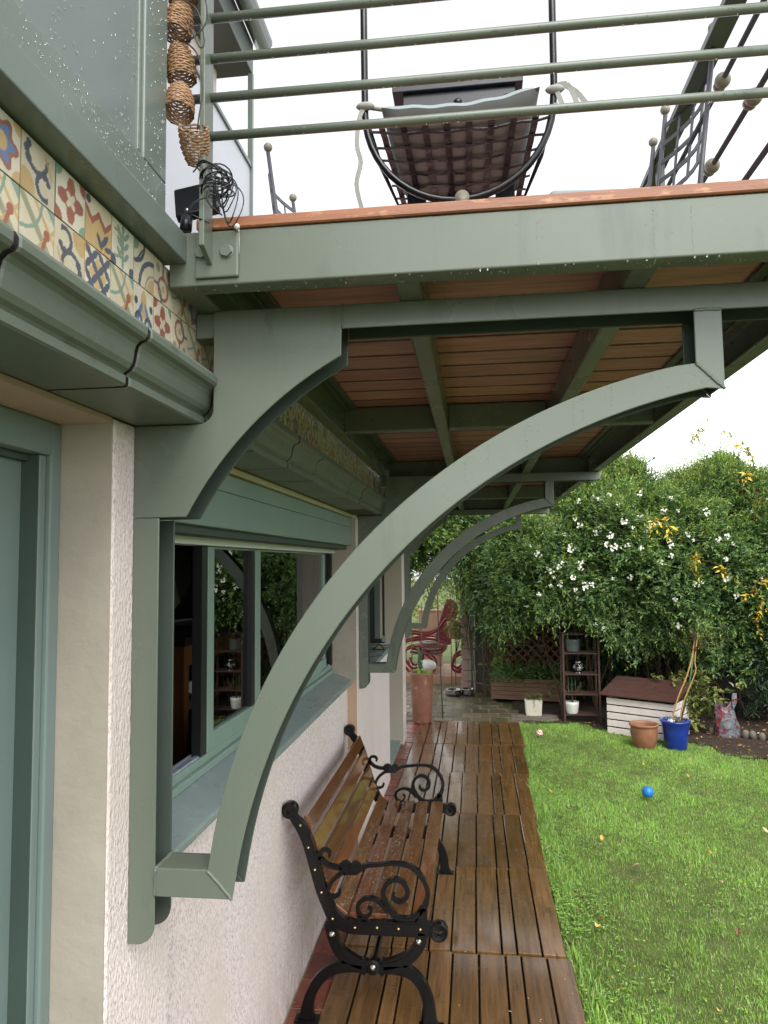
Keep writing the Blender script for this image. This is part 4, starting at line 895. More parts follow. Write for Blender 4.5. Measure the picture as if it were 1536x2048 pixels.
for (x, y, z, r) in pts: q.ball((x, y, z), r, 7, 4, (1, 1.2, .4))
tag(obj('raindrops', q, 'water', be), kind='stuff')

# ================================================================== FOLIAGE TOOLS
def leaves(P, D, N, L, W, C, fold=.25):
    """P base, D direction, N up normal (n,3); L length, W width (n,); C colour (n,3): one folded four-vertex leaf each"""
    D = D/np.linalg.norm(D, axis=1, keepdims=True); S = np.cross(D, N); S /= (np.linalg.norm(S, axis=1, keepdims=True)+1e-9); U = np.cross(S, D)
    n = len(P); V = np.empty((n, 4, 3)); l = L[:, None]; w_ = W[:, None]
    V[:, 0] = P; V[:, 1] = P+D*l*.42+S*w_*.5+U*w_*fold; V[:, 2] = P+D*l-U*l*.12; V[:, 3] = P+D*l*.42-S*w_*.5+U*w_*fold
    i = np.arange(n)*4; F = np.concatenate([np.stack([i, i+1, i+2], 1), np.stack([i, i+2, i+3], 1)])
    return V.reshape(-1, 3), F, np.repeat(C, 4, 0)
class LeafSet:
    def __init__(s): s.V = []; s.F = []; s.C = []; s.o = 0
    def add(s, v, f, c): s.V.append(v); s.F.append(f+s.o); s.C.append(c); s.o += len(v)
    def build(s, name, mt, parent=None, loc=None): return npobj(name, np.concatenate(s.V), np.concatenate(s.F), mt, np.concatenate(s.C), parent, loc)
def unit(a): return a/(np.linalg.norm(a, axis=-1, keepdims=True)+1e-9)
def twigs(P, D, n_leaf, tl, ll, lw, cols, young=None, spread=.9, droop=.2, jit=.4, dip=.05):
    """P twig bases, D twig directions: alternate leaves along each drooping twig"""
    n = len(P); out = []; up_ = np.array([0, 0, 1.0]); tl = tl*rng.uniform(.6, 1.3, n)
    hue = rng.normal(0, .14, n); base = cols[rng.integers(0, len(cols), n)]
    side = unit(np.cross(D, up_)+rng.normal(0, .2, (n, 3)))
    for k in range(n_leaf):
        t = (k+.6)/n_leaf
        pos = P+D*(tl*t)[:, None]-up_*(droop*tl*t*t)[:, None]
        s_ = 1 if k % 2 else -1
        d = D*(.6+.5*t)+side*s_*spread*(1-.5*t)+rng.normal(0, jit, (n, 3))-up_*dip
        nn = unit(up_*.8+D*.2+rng.normal(0, .35, (n, 3)))
        sz = (1-.4*t)*rng.uniform(.55, 1.35, n)
        c = base*(1+hue[:, None]+rng.normal(0, .12, (n, 1)))
        if young is not None:
            a = (t**2*rng.uniform(0, 1, n))[:, None]*.8; c = c*(1-a)+young*a
        out.append(leaves(pos, d, nn, ll*sz, lw*sz, np.clip(c, .004, .9)))
    V = []; F = []; C = []; o = 0
    for v, f, c in out: V.append(v); F.append(f+o); C.append(c); o += len(v)
    return np.concatenate(V), np.concatenate(F), np.concatenate(C)
def bump3(x, y, z, s=1.0): return (np.sin(x*3.1*s+1.3)*np.sin(z*2.7*s+.4)+.6*np.sin(x*6.3*s+z*4.1*s+y)+.4*np.sin(x*11.0*s-z*9.0*s+2)+.3*np.sin(z*15*s+x*5*s))

# ================================================================== HEDGE AND SHRUBS
def shell(n, x0, x1, prof, amp=.16, seed=0, back=.0):
    """points on a bulging hedge face; prof(x, s) -> (y, z, ny, nz); returns P, outward N"""
    x = rng.uniform(x0, x1, n); s = rng.uniform(0, 1, n); y, z, ny, nz = prof(x, s)
    b = bump3(x, y, z)*amp; dep = rng.exponential(.10, n)*(1+back)
    N = unit(np.stack([rng.normal(0, .35, n), ny, nz], 1))
    P = np.stack([x, y, z], 1)+np.stack([0*x, ny, nz], 1)*(b-dep)[:, None]
    return P, N
def deep(n, x0, x1, prof):                          # large old leaves well inside the crown
    x = rng.uniform(x0, x1, n); s = rng.uniform(0, 1, n); y, z, ny, nz = prof(x, s); d = rng.uniform(.28, .62, n)
    return np.stack([x, y-ny*d, z-nz*d], 1), np.stack([0*x, ny, nz], 1)
def mainprof(x, s):
    top = 2.42+.62*np.clip((x-1.6)/1.0, 0, 1)-.22*np.clip((x-2.6)/1.0, 0, 1)+.035*np.sin(x*5.3)+.05*np.sin(x*11)
    ph = np.radians(-38+165*s); zc = .55*top; ry = 1.75-.5*np.clip((1.5-x)/1.2, 0, 1); rz = np.where(np.sin(ph) > 0, top-zc, .5+1.25*np.clip((x-2.05)/.5, 0, 1))
    yc = 10.25; yy = yc-ry*np.cos(ph)*(1+0*x); zz = zc+rz*np.sin(ph)
    return yy, zz, -np.cos(ph), np.sin(ph)
def rightprof(x, s):
    top = 2.45+.15*np.sin(x*2.1+.5)+.06*np.sin(x*9)
    ph = np.radians(-62+190*s); zc = 1.25; ry = 1.55; rz = np.where(ph > 0, top-zc, 1.35)
    yy = 10.1-ry*np.cos(ph); zz = zc+rz*np.sin(ph); return yy, zz, -np.cos(ph), np.sin(ph)
DK = np.array([srgb(*c) for c in ((84, 116, 66), (98, 130, 74), (72, 104, 64), (114, 144, 94))]); YG = np.array(srgb(178, 200, 88)); OLV = np.array([srgb(*c) for c in ((118, 142, 62), (136, 154, 70), (104, 132, 58))])
BLG = np.array([srgb(*c) for c in ((74, 98, 76), (92, 116, 94), (64, 86, 68), (108, 130, 112))])

fh = thing('flowering_hedge', 'tall dense green climbing hedge dotted with clusters of white flowers', 'hedge', (2.2, 10.2, LAWN))
ls = LeafSet()
P, N = shell(8000, .95, 4.35, mainprof, .15); ls.add(*twigs(P, unit(N+np.array([0, 0, .25])+rng.normal(0, .55, P.shape)), 10, .17, .064, .027, DK, YG*.8, droop=.1))
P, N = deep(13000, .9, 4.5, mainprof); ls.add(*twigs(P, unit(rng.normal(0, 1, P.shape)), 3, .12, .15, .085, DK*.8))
P, N = shell(8600, .95, 4.35, mainprof, .17); k = P[:, 2] > 1.75+rng.normal(.25, .3, len(P)); P, N = P[k], N[k]; ls.add(*twigs(P, unit(N+np.array([0, 0, .8])+rng.normal(0, .4, P.shape)), 9, .21, .056, .022, np.concatenate([DK, OLV, OLV]), YG))
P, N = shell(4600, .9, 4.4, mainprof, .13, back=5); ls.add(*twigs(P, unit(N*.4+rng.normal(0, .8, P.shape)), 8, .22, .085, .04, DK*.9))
# loose shoots standing up from the top and hanging from the lower edge
P, N = shell(1200, .95, 4.4, lambda x, s: mainprof(x, .62+.3*s), .16); ls.add(*twigs(P+np.array([0, 0, .08]), unit(N*.4+np.array([0, 0, 1.2])+rng.normal(0, .45, P.shape)), 12, .40, .042, .015, OLV, YG, droop=.1))
P, N = shell(110, 1.0, 3.6, lambda x, s: mainprof(x, .04+.14*s), .12); ls.add(*twigs(P, unit(np.array([0, -.6, -.9])+rng.normal(0, .3, P.shape)), 14, .34, .05, .02, DK, YG*.7, droop=.1))
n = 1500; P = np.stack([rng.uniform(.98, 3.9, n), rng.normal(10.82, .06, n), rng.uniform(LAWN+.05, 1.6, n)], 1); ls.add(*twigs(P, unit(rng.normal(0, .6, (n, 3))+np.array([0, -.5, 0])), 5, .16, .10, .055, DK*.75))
ls.build('foliage', 'leaf', fh)
q = MB()
for k in range(24):
    x = random.uniform(2.1, 3.9); y0 = random.uniform(9.6, 10.6); pts = [(x+random.uniform(-.3, .3), y0+random.uniform(-.2, .3), LAWN)]; z = LAWN
    for j in range(4): z += random.uniform(.3, .6); pts.append((pts[-1][0]+random.uniform(-.16, .16), pts[-1][1]-random.uniform(-.05, .2), z))
    q.tube(spline(pts, 4), [.012*(1-.6*t) for t in np.linspace(0, 1, 17)], 6)
for k in range(60):
    x = random.uniform(1.1, 3.7); y, z, ny, nz = [float(a[0]) for a in mainprof(np.array([x]), np.array([random.uniform(.25, .85)]))]; p = Vector((x, y+ny*.05, z+nz*.05)); d = Vector((random.gauss(0, .6), ny+random.gauss(0, .4), nz*.6+random.gauss(.2, .5))).normalized()*random.uniform(.2, .5)
    q.tube(spline([p-d*.4, p+d*.3+Vector((0, 0, .03)), p+d*.6], 4), [.004*(1-.6*t) for t in np.linspace(0, 1, 9)], 5)
obj('stem', q, 'bark', fh)
# flower clusters: positions spread over the face, more to the upper middle
def flower_mesh():
    q = MB()
    for k in range(10):
        c = Vector((random.gauss(0, .022), random.gauss(0, .012), random.gauss(0, .02))); n = Vector((random.gauss(0, .4), -1, random.gauss(.2, .4))).normalized(); a = n.orthogonal().normalized(); b = n.cross(a); ph = random.random()*6
        for j in range(5):
            t = ph+j*2*math.pi/5; d = a*math.cos(t)+b*math.sin(t); e = -a*math.sin(t)+b*math.cos(t); q.add([c, c+d*.0085+e*.006+n*.002, c+d*.017, c+d*.0085-e*.006+n*.002], [(0, 1, 2, 3)])
    return q
fm = [flower_mesh() for _ in range(4)]; fo = None; protos = []
def face_point(x, z):
    best = None
    for s in np.linspace(.05, .9, 120):
        yy, zz, ny, nz = mainprof(np.array([x]), np.array([s]))
        if best is None or abs(zz[0]-z) < best[0]: best = (abs(zz[0]-z), yy[0], zz[0], ny[0], nz[0])
    b = float(bump3(np.array([x]), np.array([best[1]]), np.array([best[2]]))[0])*.12; return (x, best[1]+best[3]*(b+.09), best[2]+best[4]*(b+.09))
FL = [(1.93, 2.19), (2.09, 2.06), (2.21, 2.02), (2.23, 1.90), (2.45, 2.10), (2.58, 2.03), (2.35, 2.16), (1.82, 1.90), (1.88, 1.74), (1.86, 1.66), (1.66, 1.70), (1.52, 1.62), (1.55, 1.55), (1.62, 1.47), (1.75, 1.55), (1.80, 1.43), (2.42, 1.55), (2.70, 1.72), (2.72, 2.10), (3.05, 1.98), (1.38, 1.37), (1.40, 1.1), (1.94, 2.35), (2.3, 2.3), (2.64, 2.52), (2.85, 2.3), (2.25, 2.42), (2.84, 1.35), (2.90, 1.07), (2.02, .86), (2.12, 1.0), (1.72, 2.05), (2.5, 1.86), (3.3, 2.2), (3.5, 1.9), (1.3, 1.85), (2.6, 2.28), (2.12, 2.10), (2.18, 1.96), (1.60, 1.66)]
FL += [(random.uniform(1.3, 3.9), random.uniform(1.3, 2.7)) for _ in range(34)]
for i, (x, z) in enumerate(FL):
    p = face_point(x+.12, z)
    if i < 4:
        q = MB(); q.v = [tuple(Vector(v)+Vector(p)) for v in fm[i].v]; q.f = fm[i].f; q.sm = fm[i].sm; q.mi = fm[i].mi
        o = obj('flower_cluster', q, 'flower_white', fh)
        # keep local origin at the cluster
        me = o.data; off = Vector(p)-wloc(fh); me.transform(Matrix.Translation(-off)); o.location = off; protos.append(o)
    else:
        o = protos[i % 4].copy(); COLL.objects.link(o); o.parent = fh; o.location = Vector(p)-wloc(fh); o.rotation_euler = (random.uniform(-.4, .4), random.uniform(0, 6), 0); s_ = random.uniform(.45, 1.0); o.scale = (s_, s_, s_)

ds = thing('dark_shrub', 'dark bluish green bushy shrub reaching the ground at the right of the hedge', 'shrub', (4.4, 10.0, LAWN))
ls = LeafSet()
P, N = shell(4600, 3.95, 6.6, rightprof, .14); ls.add(*twigs(P, unit(N+np.array([0, 0, .2])+rng.normal(0, .55, P.shape)), 10, .18, .064, .028, BLG, np.array(srgb(140, 170, 112))*.8, droop=.12))
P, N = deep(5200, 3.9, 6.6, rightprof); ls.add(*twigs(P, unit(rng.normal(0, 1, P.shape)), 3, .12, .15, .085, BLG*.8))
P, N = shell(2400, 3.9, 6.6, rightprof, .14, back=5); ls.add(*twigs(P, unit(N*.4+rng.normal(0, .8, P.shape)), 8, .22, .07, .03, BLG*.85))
P, N = shell(300, 4.0, 6.3, lambda x, s: rightprof(x, .6+.3*s), .16); ls.add(*twigs(P, unit(N*.4+np.array([0, 0, 1.2])+rng.normal(0, .35, P.shape)), 12, .36, .04, .015, OLV, YG, droop=.1))
ls.build('foliage', 'leaf', ds); q = MB()
for k in range(30):
    x = random.uniform(3.3, 6.0); pts = [(x, random.uniform(8.9, 9.8), LAWN)]
    for j in range(4): pts.append((pts[-1][0]+random.uniform(-.2, .2), pts[-1][1]+random.uniform(-.12, .12), pts[-1][2]+random.uniform(.2, .4)))
    q.tube(spline(pts, 4), [.010*(1-.6*t) for t in np.linspace(0, 1, 17)], 6)
obj('stem', q, 'bark', ds)

lb = thing('leaf_shrub', 'low shrub with broad olive leaves growing behind the blue pot', 'shrub', (3.05, 8.6, LAWN)); ls = LeafSet(); n = 150
P = np.stack([rng.normal(3.1, .17, n), rng.normal(8.55, .12, n), rng.uniform(-.05, .45, n)], 1); ls.add(*twigs(P, unit(rng.normal(0, .5, (n, 3))+np.array([0, -.5, .3])), 7, .12, .085, .04, np.array([srgb(104, 112, 58), srgb(84, 98, 56), srgb(120, 120, 70)]), YG*.8)); ls.build('foliage', 'leaf', lb)
q = MB()
for k in range(9): q.tube(spline([(3.05+random.uniform(-.05, .05), 8.6, LAWN), (3.08+random.uniform(-.12, .12), 8.58, .1), (3.1+random.uniform(-.25, .25), 8.5, .35)], 4), .006, 5)
obj('stem', q, 'bark', lb)

sh = thing('shade_hedge', 'unseen hedge added on the right to dim light from that side', 'hedge', (8.6, 1.5, LAWN)); ls = LeafSet()  # out of view, added to hold back light arriving from the right
def sideprof(y, s):
    ph = np.radians(-60+180*s); xx = 7.6-.8*np.cos(ph); zz = 1.2+np.where(ph > 0, 1.3, 1.3)*np.sin(ph); return xx, zz, -np.cos(ph), np.sin(ph)
for (n, nl, ll, lw, bk) in ((4200, 8, .085, .042, 0), (3600, 3, .17, .10, 1)):
    y = rng.uniform(-7, 9.5, n); sv = rng.uniform(0, 1, n); xx, zz, nx_, nz_ = sideprof(y, sv); dpt = rng.exponential(.08, n)+bk*rng.uniform(.25, .5, n)-bump3(y, xx, zz)*.12
    ls.add(*twigs(np.stack([xx-nx_*dpt, y, zz-nz_*dpt], 1), unit(np.stack([nx_, 0*y, nz_], 1)+rng.normal(0, .6, (n, 3))), nl, .2, ll, lw, DK, YG*.7))
ls.build('foliage', 'leaf', sh); q = MB()
for k in range(14): y = -6.5+k*1.2; q.tube(spline([(7.6, y, LAWN), (7.65, y+.1, .6), (7.55, y, 1.7)], 3), .02, 6)
obj('stem', q, 'bark', sh)

# ivy arch over the path, and a bush with yellow-green leaves beyond it
iv = thing('ivy_arch', 'dark climbing foliage arching over the brick path at the house end', 'climbing plant', (.6, 10.6, LAWN)); ls = LeafSet()
def archprof(x, s):
    ph = np.radians(-50+170*s); zc = 2.0+.15*np.sin(x*4); rz = .62+.35*np.clip((x-.2)/1.0, 0, 1); yy = 10.7-1.05*np.cos(ph); zz = zc+rz*np.sin(ph); return yy, zz, -np.cos(ph), np.sin(ph)
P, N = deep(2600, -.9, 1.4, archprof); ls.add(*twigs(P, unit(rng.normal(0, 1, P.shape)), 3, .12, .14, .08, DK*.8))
P, N = shell(3000, -.9, 1.35, archprof, .14); ls.add(*twigs(P, unit(N+rng.normal(0, .5, P.shape)), 10, .2, .062, .027, np.concatenate([DK, OLV*.8]), YG*.7))
P, N = shell(1400, -.9, 1.5, archprof, .14, back=4); ls.add(*twigs(P, unit(N*.4+rng.normal(0, .8, P.shape)), 8, .22, .07, .03, DK*.9))
P, N = shell(260, .25, 1.35, lambda x, s: archprof(x, .05+.15*s), .1); ls.add(*twigs(P, unit(np.array([0, -.2, -1.0])+rng.normal(0, .25, P.shape)), 18, .55, .05, .022, DK, OLV[0], droop=.05))
n = 160; P = np.stack([rng.normal(1.12, .05, n), rng.normal(10.25, .06, n), rng.uniform(.3, 1.9, n)], 1); ls.add(*twigs(P, unit(rng.normal(0, .7, (n, 3))), 6, .12, .05, .024, OLV, YG))
n = 260; P = np.stack([rng.normal(.66, .16, n), rng.normal(10.75, .08, n), rng.uniform(.55, 1.8, n)], 1); ls.add(*twigs(P, unit(rng.normal(0, .7, (n, 3))+np.array([0, -.3, -.3])), 7, .14, .05, .022, DK, OLV[1]))
ls.build('foliage', 'leaf', iv); q = MB()
for k in range(16):
    x = random.choice((.72, .9, 1.12))+random.uniform(-.08, .08); pts = [(x, 10.45+random.uniform(-.2, .3), LAWN)]
    for j in range(5): pts.append((pts[-1][0]+random.uniform(-.08, .08), pts[-1][1]+random.uniform(-.06, .06), pts[-1][2]+.42))
    q.tube(spline(pts, 4), .007, 5)
obj('stem', q, 'bark', iv)
bb = thing('yellow_green_bush', 'yellowish green bush behind the red rocking chair', 'bush', (0, 13.4, LAWN)); ls = LeafSet(); n = 1500
P = np.stack([rng.uniform(-1.6, 1.3, n), rng.normal(13.4, .3, n), rng.uniform(.3, 2.6, n)], 1); ls.add(*twigs(P, unit(rng.normal(0, .7, (n, 3))+np.array([0, -.5, .2])), 9, .22, .075, .034, np.array([srgb(128, 142, 66), srgb(150, 150, 78), srgb(104, 124, 62)]), np.array(srgb(190, 186, 100)))); ls.build('foliage', 'leaf', bb)
q = MB()
for k in range(12): x = random.uniform(-1.4, 1.1); q.tube(spline([(x, 13.45, LAWN), (x+random.uniform(-.2, .2), 13.4, .8), (x+random.uniform(-.3, .3), 13.4, 2.2)], 4), .012, 6)
obj('stem', q, 'bark', bb)

# yellow autumn climber over the right of the hedge
YEL = np.array([srgb(*c) for c in ((226, 196, 76), (232, 206, 104), (220, 178, 66))]); ORG = np.array([srgb(*c) for c in ((226, 150, 40), (220, 132, 36), (230, 176, 70))])
yc = thing('yellow_climber', 'thin climber with yellow and orange autumn leaves over the right of the hedge', 'climbing plant', (3.6, 8.9, LAWN)); q = MB(); ls = LeafSet()
def spray(pts, n, cols, ll=.085):
    sp = spline(pts, 8); q.tube(sp, .004, 5); A = np.array(sp); i = rng.integers(0, len(A)-1, n); P = A[i]+rng.normal(0, .012, (n, 3)); ls.add(*twigs(P, unit(rng.normal(0, .6, (n, 3))+np.array([0, -.4, -.5])), 6, .11, ll, ll*.38, cols, droop=.6))
spray([(3.9, 9.6, 2.6), (3.95, 9.2, 3.0), (3.85, 9.0, 3.25), (3.6, 8.9, 3.38), (3.4, 8.85, 3.22), (3.3, 8.8, 3.1)], 16, np.concatenate([YEL, OLV]))
spray([(3.95, 9.3, 2.9), (4.05, 9.1, 3.1), (4.1, 9.0, 2.9), (4.0, 8.95, 2.75)], 16, np.concatenate([YEL, OLV]))
spray([(4.6, 9.3, 2.6), (4.25, 9.0, 2.62), (4.1, 8.9, 2.45), (4.05, 8.85, 2.3)], 20, ORG, .09); spray([(4.5, 9.2, 2.5), (4.2, 9.0, 2.5), (3.95, 8.9, 2.6)], 14, np.concatenate([ORG, YEL]), .09)
spray([(3.2, 8.9, 1.9), (3.02, 8.6, 2.1), (2.85, 8.45, 2.22), (2.75, 8.4, 2.15)], 9, YEL)
spray([(3.9, 8.8, 1.45), (3.6, 8.5, 1.62), (3.4, 8.4, 1.72), (3.2, 8.35, 1.75), (3.1, 8.3, 1.68)], 14, YEL)
spray([(4.3, 8.9, 1.5), (3.98, 8.5, 1.32), (3.9, 8.4, 1.2), (3.8, 8.35, 1.05)], 9, YEL); spray([(4.0, 8.5, 1.6), (3.85, 8.4, 1.5), (3.8, 8.4, 1.36)], 6, YEL)
ls.build('foliage', 'leaf', yc); obj('stem', q, 'bark', yc)

# ================================================================== GRASS (uncountable)
def grass(n, xr, yr, h0, h1, wd, cols, accept, name, label):
    x = rng.uniform(*xr, n); y = rng.uniform(*yr, n); k = accept(x, y); x, y = x[k], y[k]; n = len(x)
    patch = np.sin(x*2.3+.7)*np.sin(y*1.9)+.6*np.sin(x*5.7+y*4.1)+.4*np.sin(x*13-y*9)
    clump = np.sin(x*31+np.sin(y*17)*2)*np.sin(y*29+np.sin(x*13)*2); h = rng.uniform(h0, h1, n)*(1+.18*patch+.28*clump); a = rng.uniform(0, 2*np.pi, n); lean = rng.uniform(.1, .75, n)*h
    z = LAWN+.012*np.sin(x*1.9+1)*np.sin(y*1.3)+.006*np.sin(x*5.1)*np.cos(y*4.3)-.003
    dx, dy = np.cos(a), np.sin(a); w_ = wd*rng.uniform(.6, 1.3, n); sx, sy = -dy*w_/2, dx*w_/2
    V = np.empty((n, 5, 3))
    V[:, 0] = np.stack([x-sx, y-sy, z], 1); V[:, 1] = np.stack([x+sx, y+sy, z], 1)
    mx, my, mz = x+dx*lean*.35, y+dy*lean*.35, z+h*.6
    V[:, 2] = np.stack([mx+sx*.8, my+sy*.8, mz], 1); V[:, 3] = np.stack([mx-sx*.8, my-sy*.8, mz], 1); V[:, 4] = np.stack([x+dx*lean, y+dy*lean, z+h*.95], 1)
    i = np.arange(n)*5; F = np.concatenate([np.stack([i, i+1, i+2], 1), np.stack([i, i+2, i+3], 1), np.stack([i+3, i+2, i+4], 1)])
    c = cols[rng.integers(0, len(cols), n)]*(1+rng.normal(0, .13, (n, 1))+.16*patch[:, None]+.14*clump[:, None])
    dry = rng.random(n) < .05; c[dry] = np.array(srgb(176, 164, 108))
    return tag(npobj(name, V.reshape(-1, 3), F, 'grass', np.repeat(np.clip(c, .004, .9), 5, 0)), kind='stuff')
def redge(y): return np.interp(y, [2.66, 3.64, 3.65, 4.61, 6.63, 6.65, 7.67, 7.68, 8.76], [1.19, 1.19, 1.17, 1.17, 1.19, 1.225, 1.225, 1.255, 1.255])
def bare(x, y):
    b = np.zeros(x.shape, bool)
    for (cx, cy, r) in ((1.68, 4.75, .13), (1.5, 5.9, .06), (2.6, 3.6, .08), (1.75, 2.9, .06), (2.2, 6.9, .1), (3.2, 4.4, .09), (1.62, 3.4, .05), (1.95, 3.9, .08), (2.3, 4.05, .09), (2.6, 6.4, .12), (1.9, 6.6, .08), (3.0, 5.3, .1), (1.75, 5.3, .05)): b |= ((x-cx)**2+(y-cy)**2 < r*r*rng.uniform(.3, 1.6, x.shape))
    return b
def acc(x, y):
    edge = 8.85-.8*np.clip((x-1.9)/.8, 0, 1)-.35*np.clip((x-2.9)/.4, 0, 1)-.9*np.maximum(0, x-3.2)+.08*np.sin(x*7)+.05*np.sin(x*17)+.08; return (x > redge(y)+.006) & (y < edge+rng.normal(0, .09, x.shape)) & ~(bare(x, y) & (rng.random(x.shape) < .85))
GR = np.array([srgb(*c) for c in ((146, 190, 80), (132, 180, 76), (176, 208, 96), (114, 160, 70), (176, 202, 130), (138, 172, 94))])
grass(380000, (1.17, 5.4), (2.3, 9.0), .012, .030, .0030, GR, acc, 'grass', '')
grass(5000, (1.17, 1.30), (2.3, 8.75), .03, .07, .0040, GR, acc, 'grass', '')
# clover and broad weeds in patches, thicker along the deck
n = 5200; x = 1.18+rng.exponential(.10, n); x2 = rng.uniform(1.3, 4.6, 3500); y = rng.uniform(2.3, 8.4, n); y2 = rng.uniform(2.3, 7.6, 3500)
x = np.concatenate([x, x2]); y = np.concatenate([y, y2]); k = acc(x, y) & (np.sin(x*6+y*3)+np.sin(y*7-x*2)+rng.normal(0, .7, x.shape) > .1); x, y = x[k], y[k]; n = len(x)
P = np.stack([x, y, LAWN+rng.uniform(.012, .034, n)], 1); ls = LeafSet()
for j in range(3):
    a = rng.uniform(0, 2*np.pi, n); ls.add(*leaves(P, np.stack([np.cos(a), np.sin(a), rng.uniform(-.1, .6, n)], 1), np.tile([0, 0, 1.0], (n, 1)), rng.uniform(.008, .018, n), rng.uniform(.006, .012, n), GR[rng.integers(0, 6, n)]*rng.uniform(.7, 1.1, (n, 1))))
tag(ls.build('lawn_weeds', 'leaf'), kind='stuff')

# fallen leaves on the grass, each its own; small litter on the soil as one mass
LC = [srgb(*c) for c in ((214, 160, 62), (196, 132, 70), (222, 186, 110), (150, 84, 48), (206, 176, 140), (112, 56, 40))]
LN = ['yellow', 'tan', 'pale yellow', 'brown', 'beige', 'dark red']
SPOT = [(2.23, 4.98, 0, .045), (1.72, 4.74, 4, .05), (1.60, 5.22, 0, .035), (1.37, 3.98, 2, .055), (1.40, 4.05, 1, .035), (1.34, 3.50, 2, .04), (2.16, 4.55, 4, .04), (2.67, 4.30, 3, .05), (2.05, 3.95, 5, .03), (1.95, 3.05, 5, .03), (3.1, 6.1, 4, .07), (2.75, 5.45, 4, .05), (1.55, 6.55, 1, .04), (1.95, 6.5, 0, .025), (1.52, 7.4, 2, .045), (2.0, 7.35, 3, .035), (2.3, 7.1, 0, .04), (2.6, 6.75, 1, .045), (2.9, 3.85, 4, .06), (2.3, 3.6, 3, .03), (2.75, 7.2, 1, .03), (1.36, 6.2, 0, .03), (1.75, 3.3, 2, .025), (2.45, 3.3, 5, .03)]
WHERE = ['beside the blue ball', 'in the middle of the lawn', 'near the deck edge', 'at the front of the lawn', 'at the far side of the lawn', 'at the right of the lawn']
used = set()
for i, (x, y, c, l) in enumerate(SPOT):
    wh = WHERE[0] if math.hypot(x-2.12, y-6.17) < .6 else WHERE[2] if x < 1.65 else WHERE[3] if y < 3.7 else WHERE[4] if y > 6.9 else WHERE[5] if x > 2.6 else WHERE[1]
    q = MB(); q.c = LC[c]; a = random.uniform(0, 6); d = Vector((math.cos(a), math.sin(a), 0)); s_ = Vector((-d.y, d.x, 0)); b = Vector((x, y, lawn_h(x, y)+.034)); w_ = l*random.uniform(.45, .7); V = []
    for t in np.linspace(0, 1, 7):
        wv = w_*math.sin(math.pi*t**.8)*.5+.001; z = Vector((0, 0, .014*math.sin(t*3+i)+.006)); V += [b+d*l*(t-.5)+s_*wv+z+Vector((0, 0, .008)), b+d*l*(t-.5)+z, b+d*l*(t-.5)-s_*wv+z+Vector((0, 0, .006))]
    F = []
    for k in range(6): F += [(k*3, k*3+1, k*3+4, k*3+3), (k*3+1, k*3+2, k*3+5, k*3+4)]
    q.add(V, F, True); o = obj('fallen_leaf', q, 'leaf_litter', loc=tuple(b)); tag(o, f'{LN[c]} fallen leaf lying on the grass {wh}', 'leaf', 'fallen leaves on the lawn')
n = 900; x = rng.uniform(1.9, 5.2, n); y = rng.uniform(5.4, 9.0, n); e = 8.85-.8*np.clip((x-1.9)/.8, 0, 1)-.35*np.clip((x-2.9)/.4, 0, 1)-.9*np.maximum(0, x-3.2)+.08*np.sin(x*7); k = y > e-rng.exponential(.12, n); x, y = x[k], y[k]; n = len(x); a = rng.uniform(0, 6.3, n)
cc = np.array([srgb(150, 104, 66), srgb(178, 140, 96), srgb(104, 70, 46), srgb(196, 160, 90), srgb(130, 96, 72)])
v, f, c = leaves(np.stack([x, y, LAWN+rng.uniform(.02, .05, n)], 1), np.stack([np.cos(a), np.sin(a), rng.normal(0, .3, n)], 1), unit(rng.normal(0, .3, (n, 3))+np.array([0, 0, 1])), rng.uniform(.02, .06, n), rng.uniform(.012, .03, n), cc[rng.integers(0, 5, n)])
tag(npobj('leaf_litter', v, f, 'leaf', c), kind='stuff')

n = 260; x = rng.uniform(.12, 1.22, n); x[:120] = 1.18-rng.exponential(.12, 120); y = rng.uniform(2.4, 8.7, n); a = rng.uniform(0, 6.3, n); k = (x > .1) & (x < redge(y)-.01); x, y, a = x[k], y[k], a[k]; n = len(x)
dc = np.array([srgb(226, 220, 206), srgb(206, 196, 170), srgb(150, 110, 66), srgb(196, 160, 90), srgb(96, 104, 56)])
v, f, c = leaves(np.stack([x, y, np.full(n, G+.004)], 1), np.stack([np.cos(a), np.sin(a), 0*a+.05], 1), unit(rng.normal(0, .15, (n, 3))+np.array([0, 0, 1])), rng.uniform(.004, .014, n), rng.uniform(.003, .007, n), dc[rng.integers(0, 5, n)])
tag(npobj('deck_debris', v, f, 'leaf', c), kind='stuff')

# ================================================================== GARDEN THINGS
def cyl(c, r, h, seg=20): q = MB(); q.lathe([(r, 0), (r, h)], c, seg); return q
# terracotta tall pot with a green shoot
tp = thing('tall_pot', 'tall tapered terracotta pot with pale stains, at the end of the deck by the wall', 'pot', (.118, 8.68, G))
q = MB(); q.lathe([(.105, 0), (.112, .01), (.128, .3), (.139, .56), (.143, .585), (.135, .59), (.128, .57), (.124, .545), (0, .54)], (.118, 8.68, G), 36); obj('body', q, 'terracotta', tp)
q = MB(); q.tube([(.11, 8.68, .4), (.09, 8.67, .55), (.10, 8.66, .66), (.085, 8.66, .74)], [.014, .017, .018, .012], 8); q.tube([(.12, 8.68, .4), (.125, 8.66, .52), (.105, 8.66, .6)], [.01, .012, .006], 8); obj('stem', q, 'stem_green', tp)
n = 46; P = np.stack([rng.normal(.13, .05, n), rng.normal(8.66, .05, n), rng.uniform(.41, .46, n)], 1); v, f, c = twigs(P, unit(rng.normal(0, .6, (n, 3))+np.array([0, -.3, .6])), 4, .06, .04, .024, GR); npobj('leaves', v, f, 'leaf', c, tp)
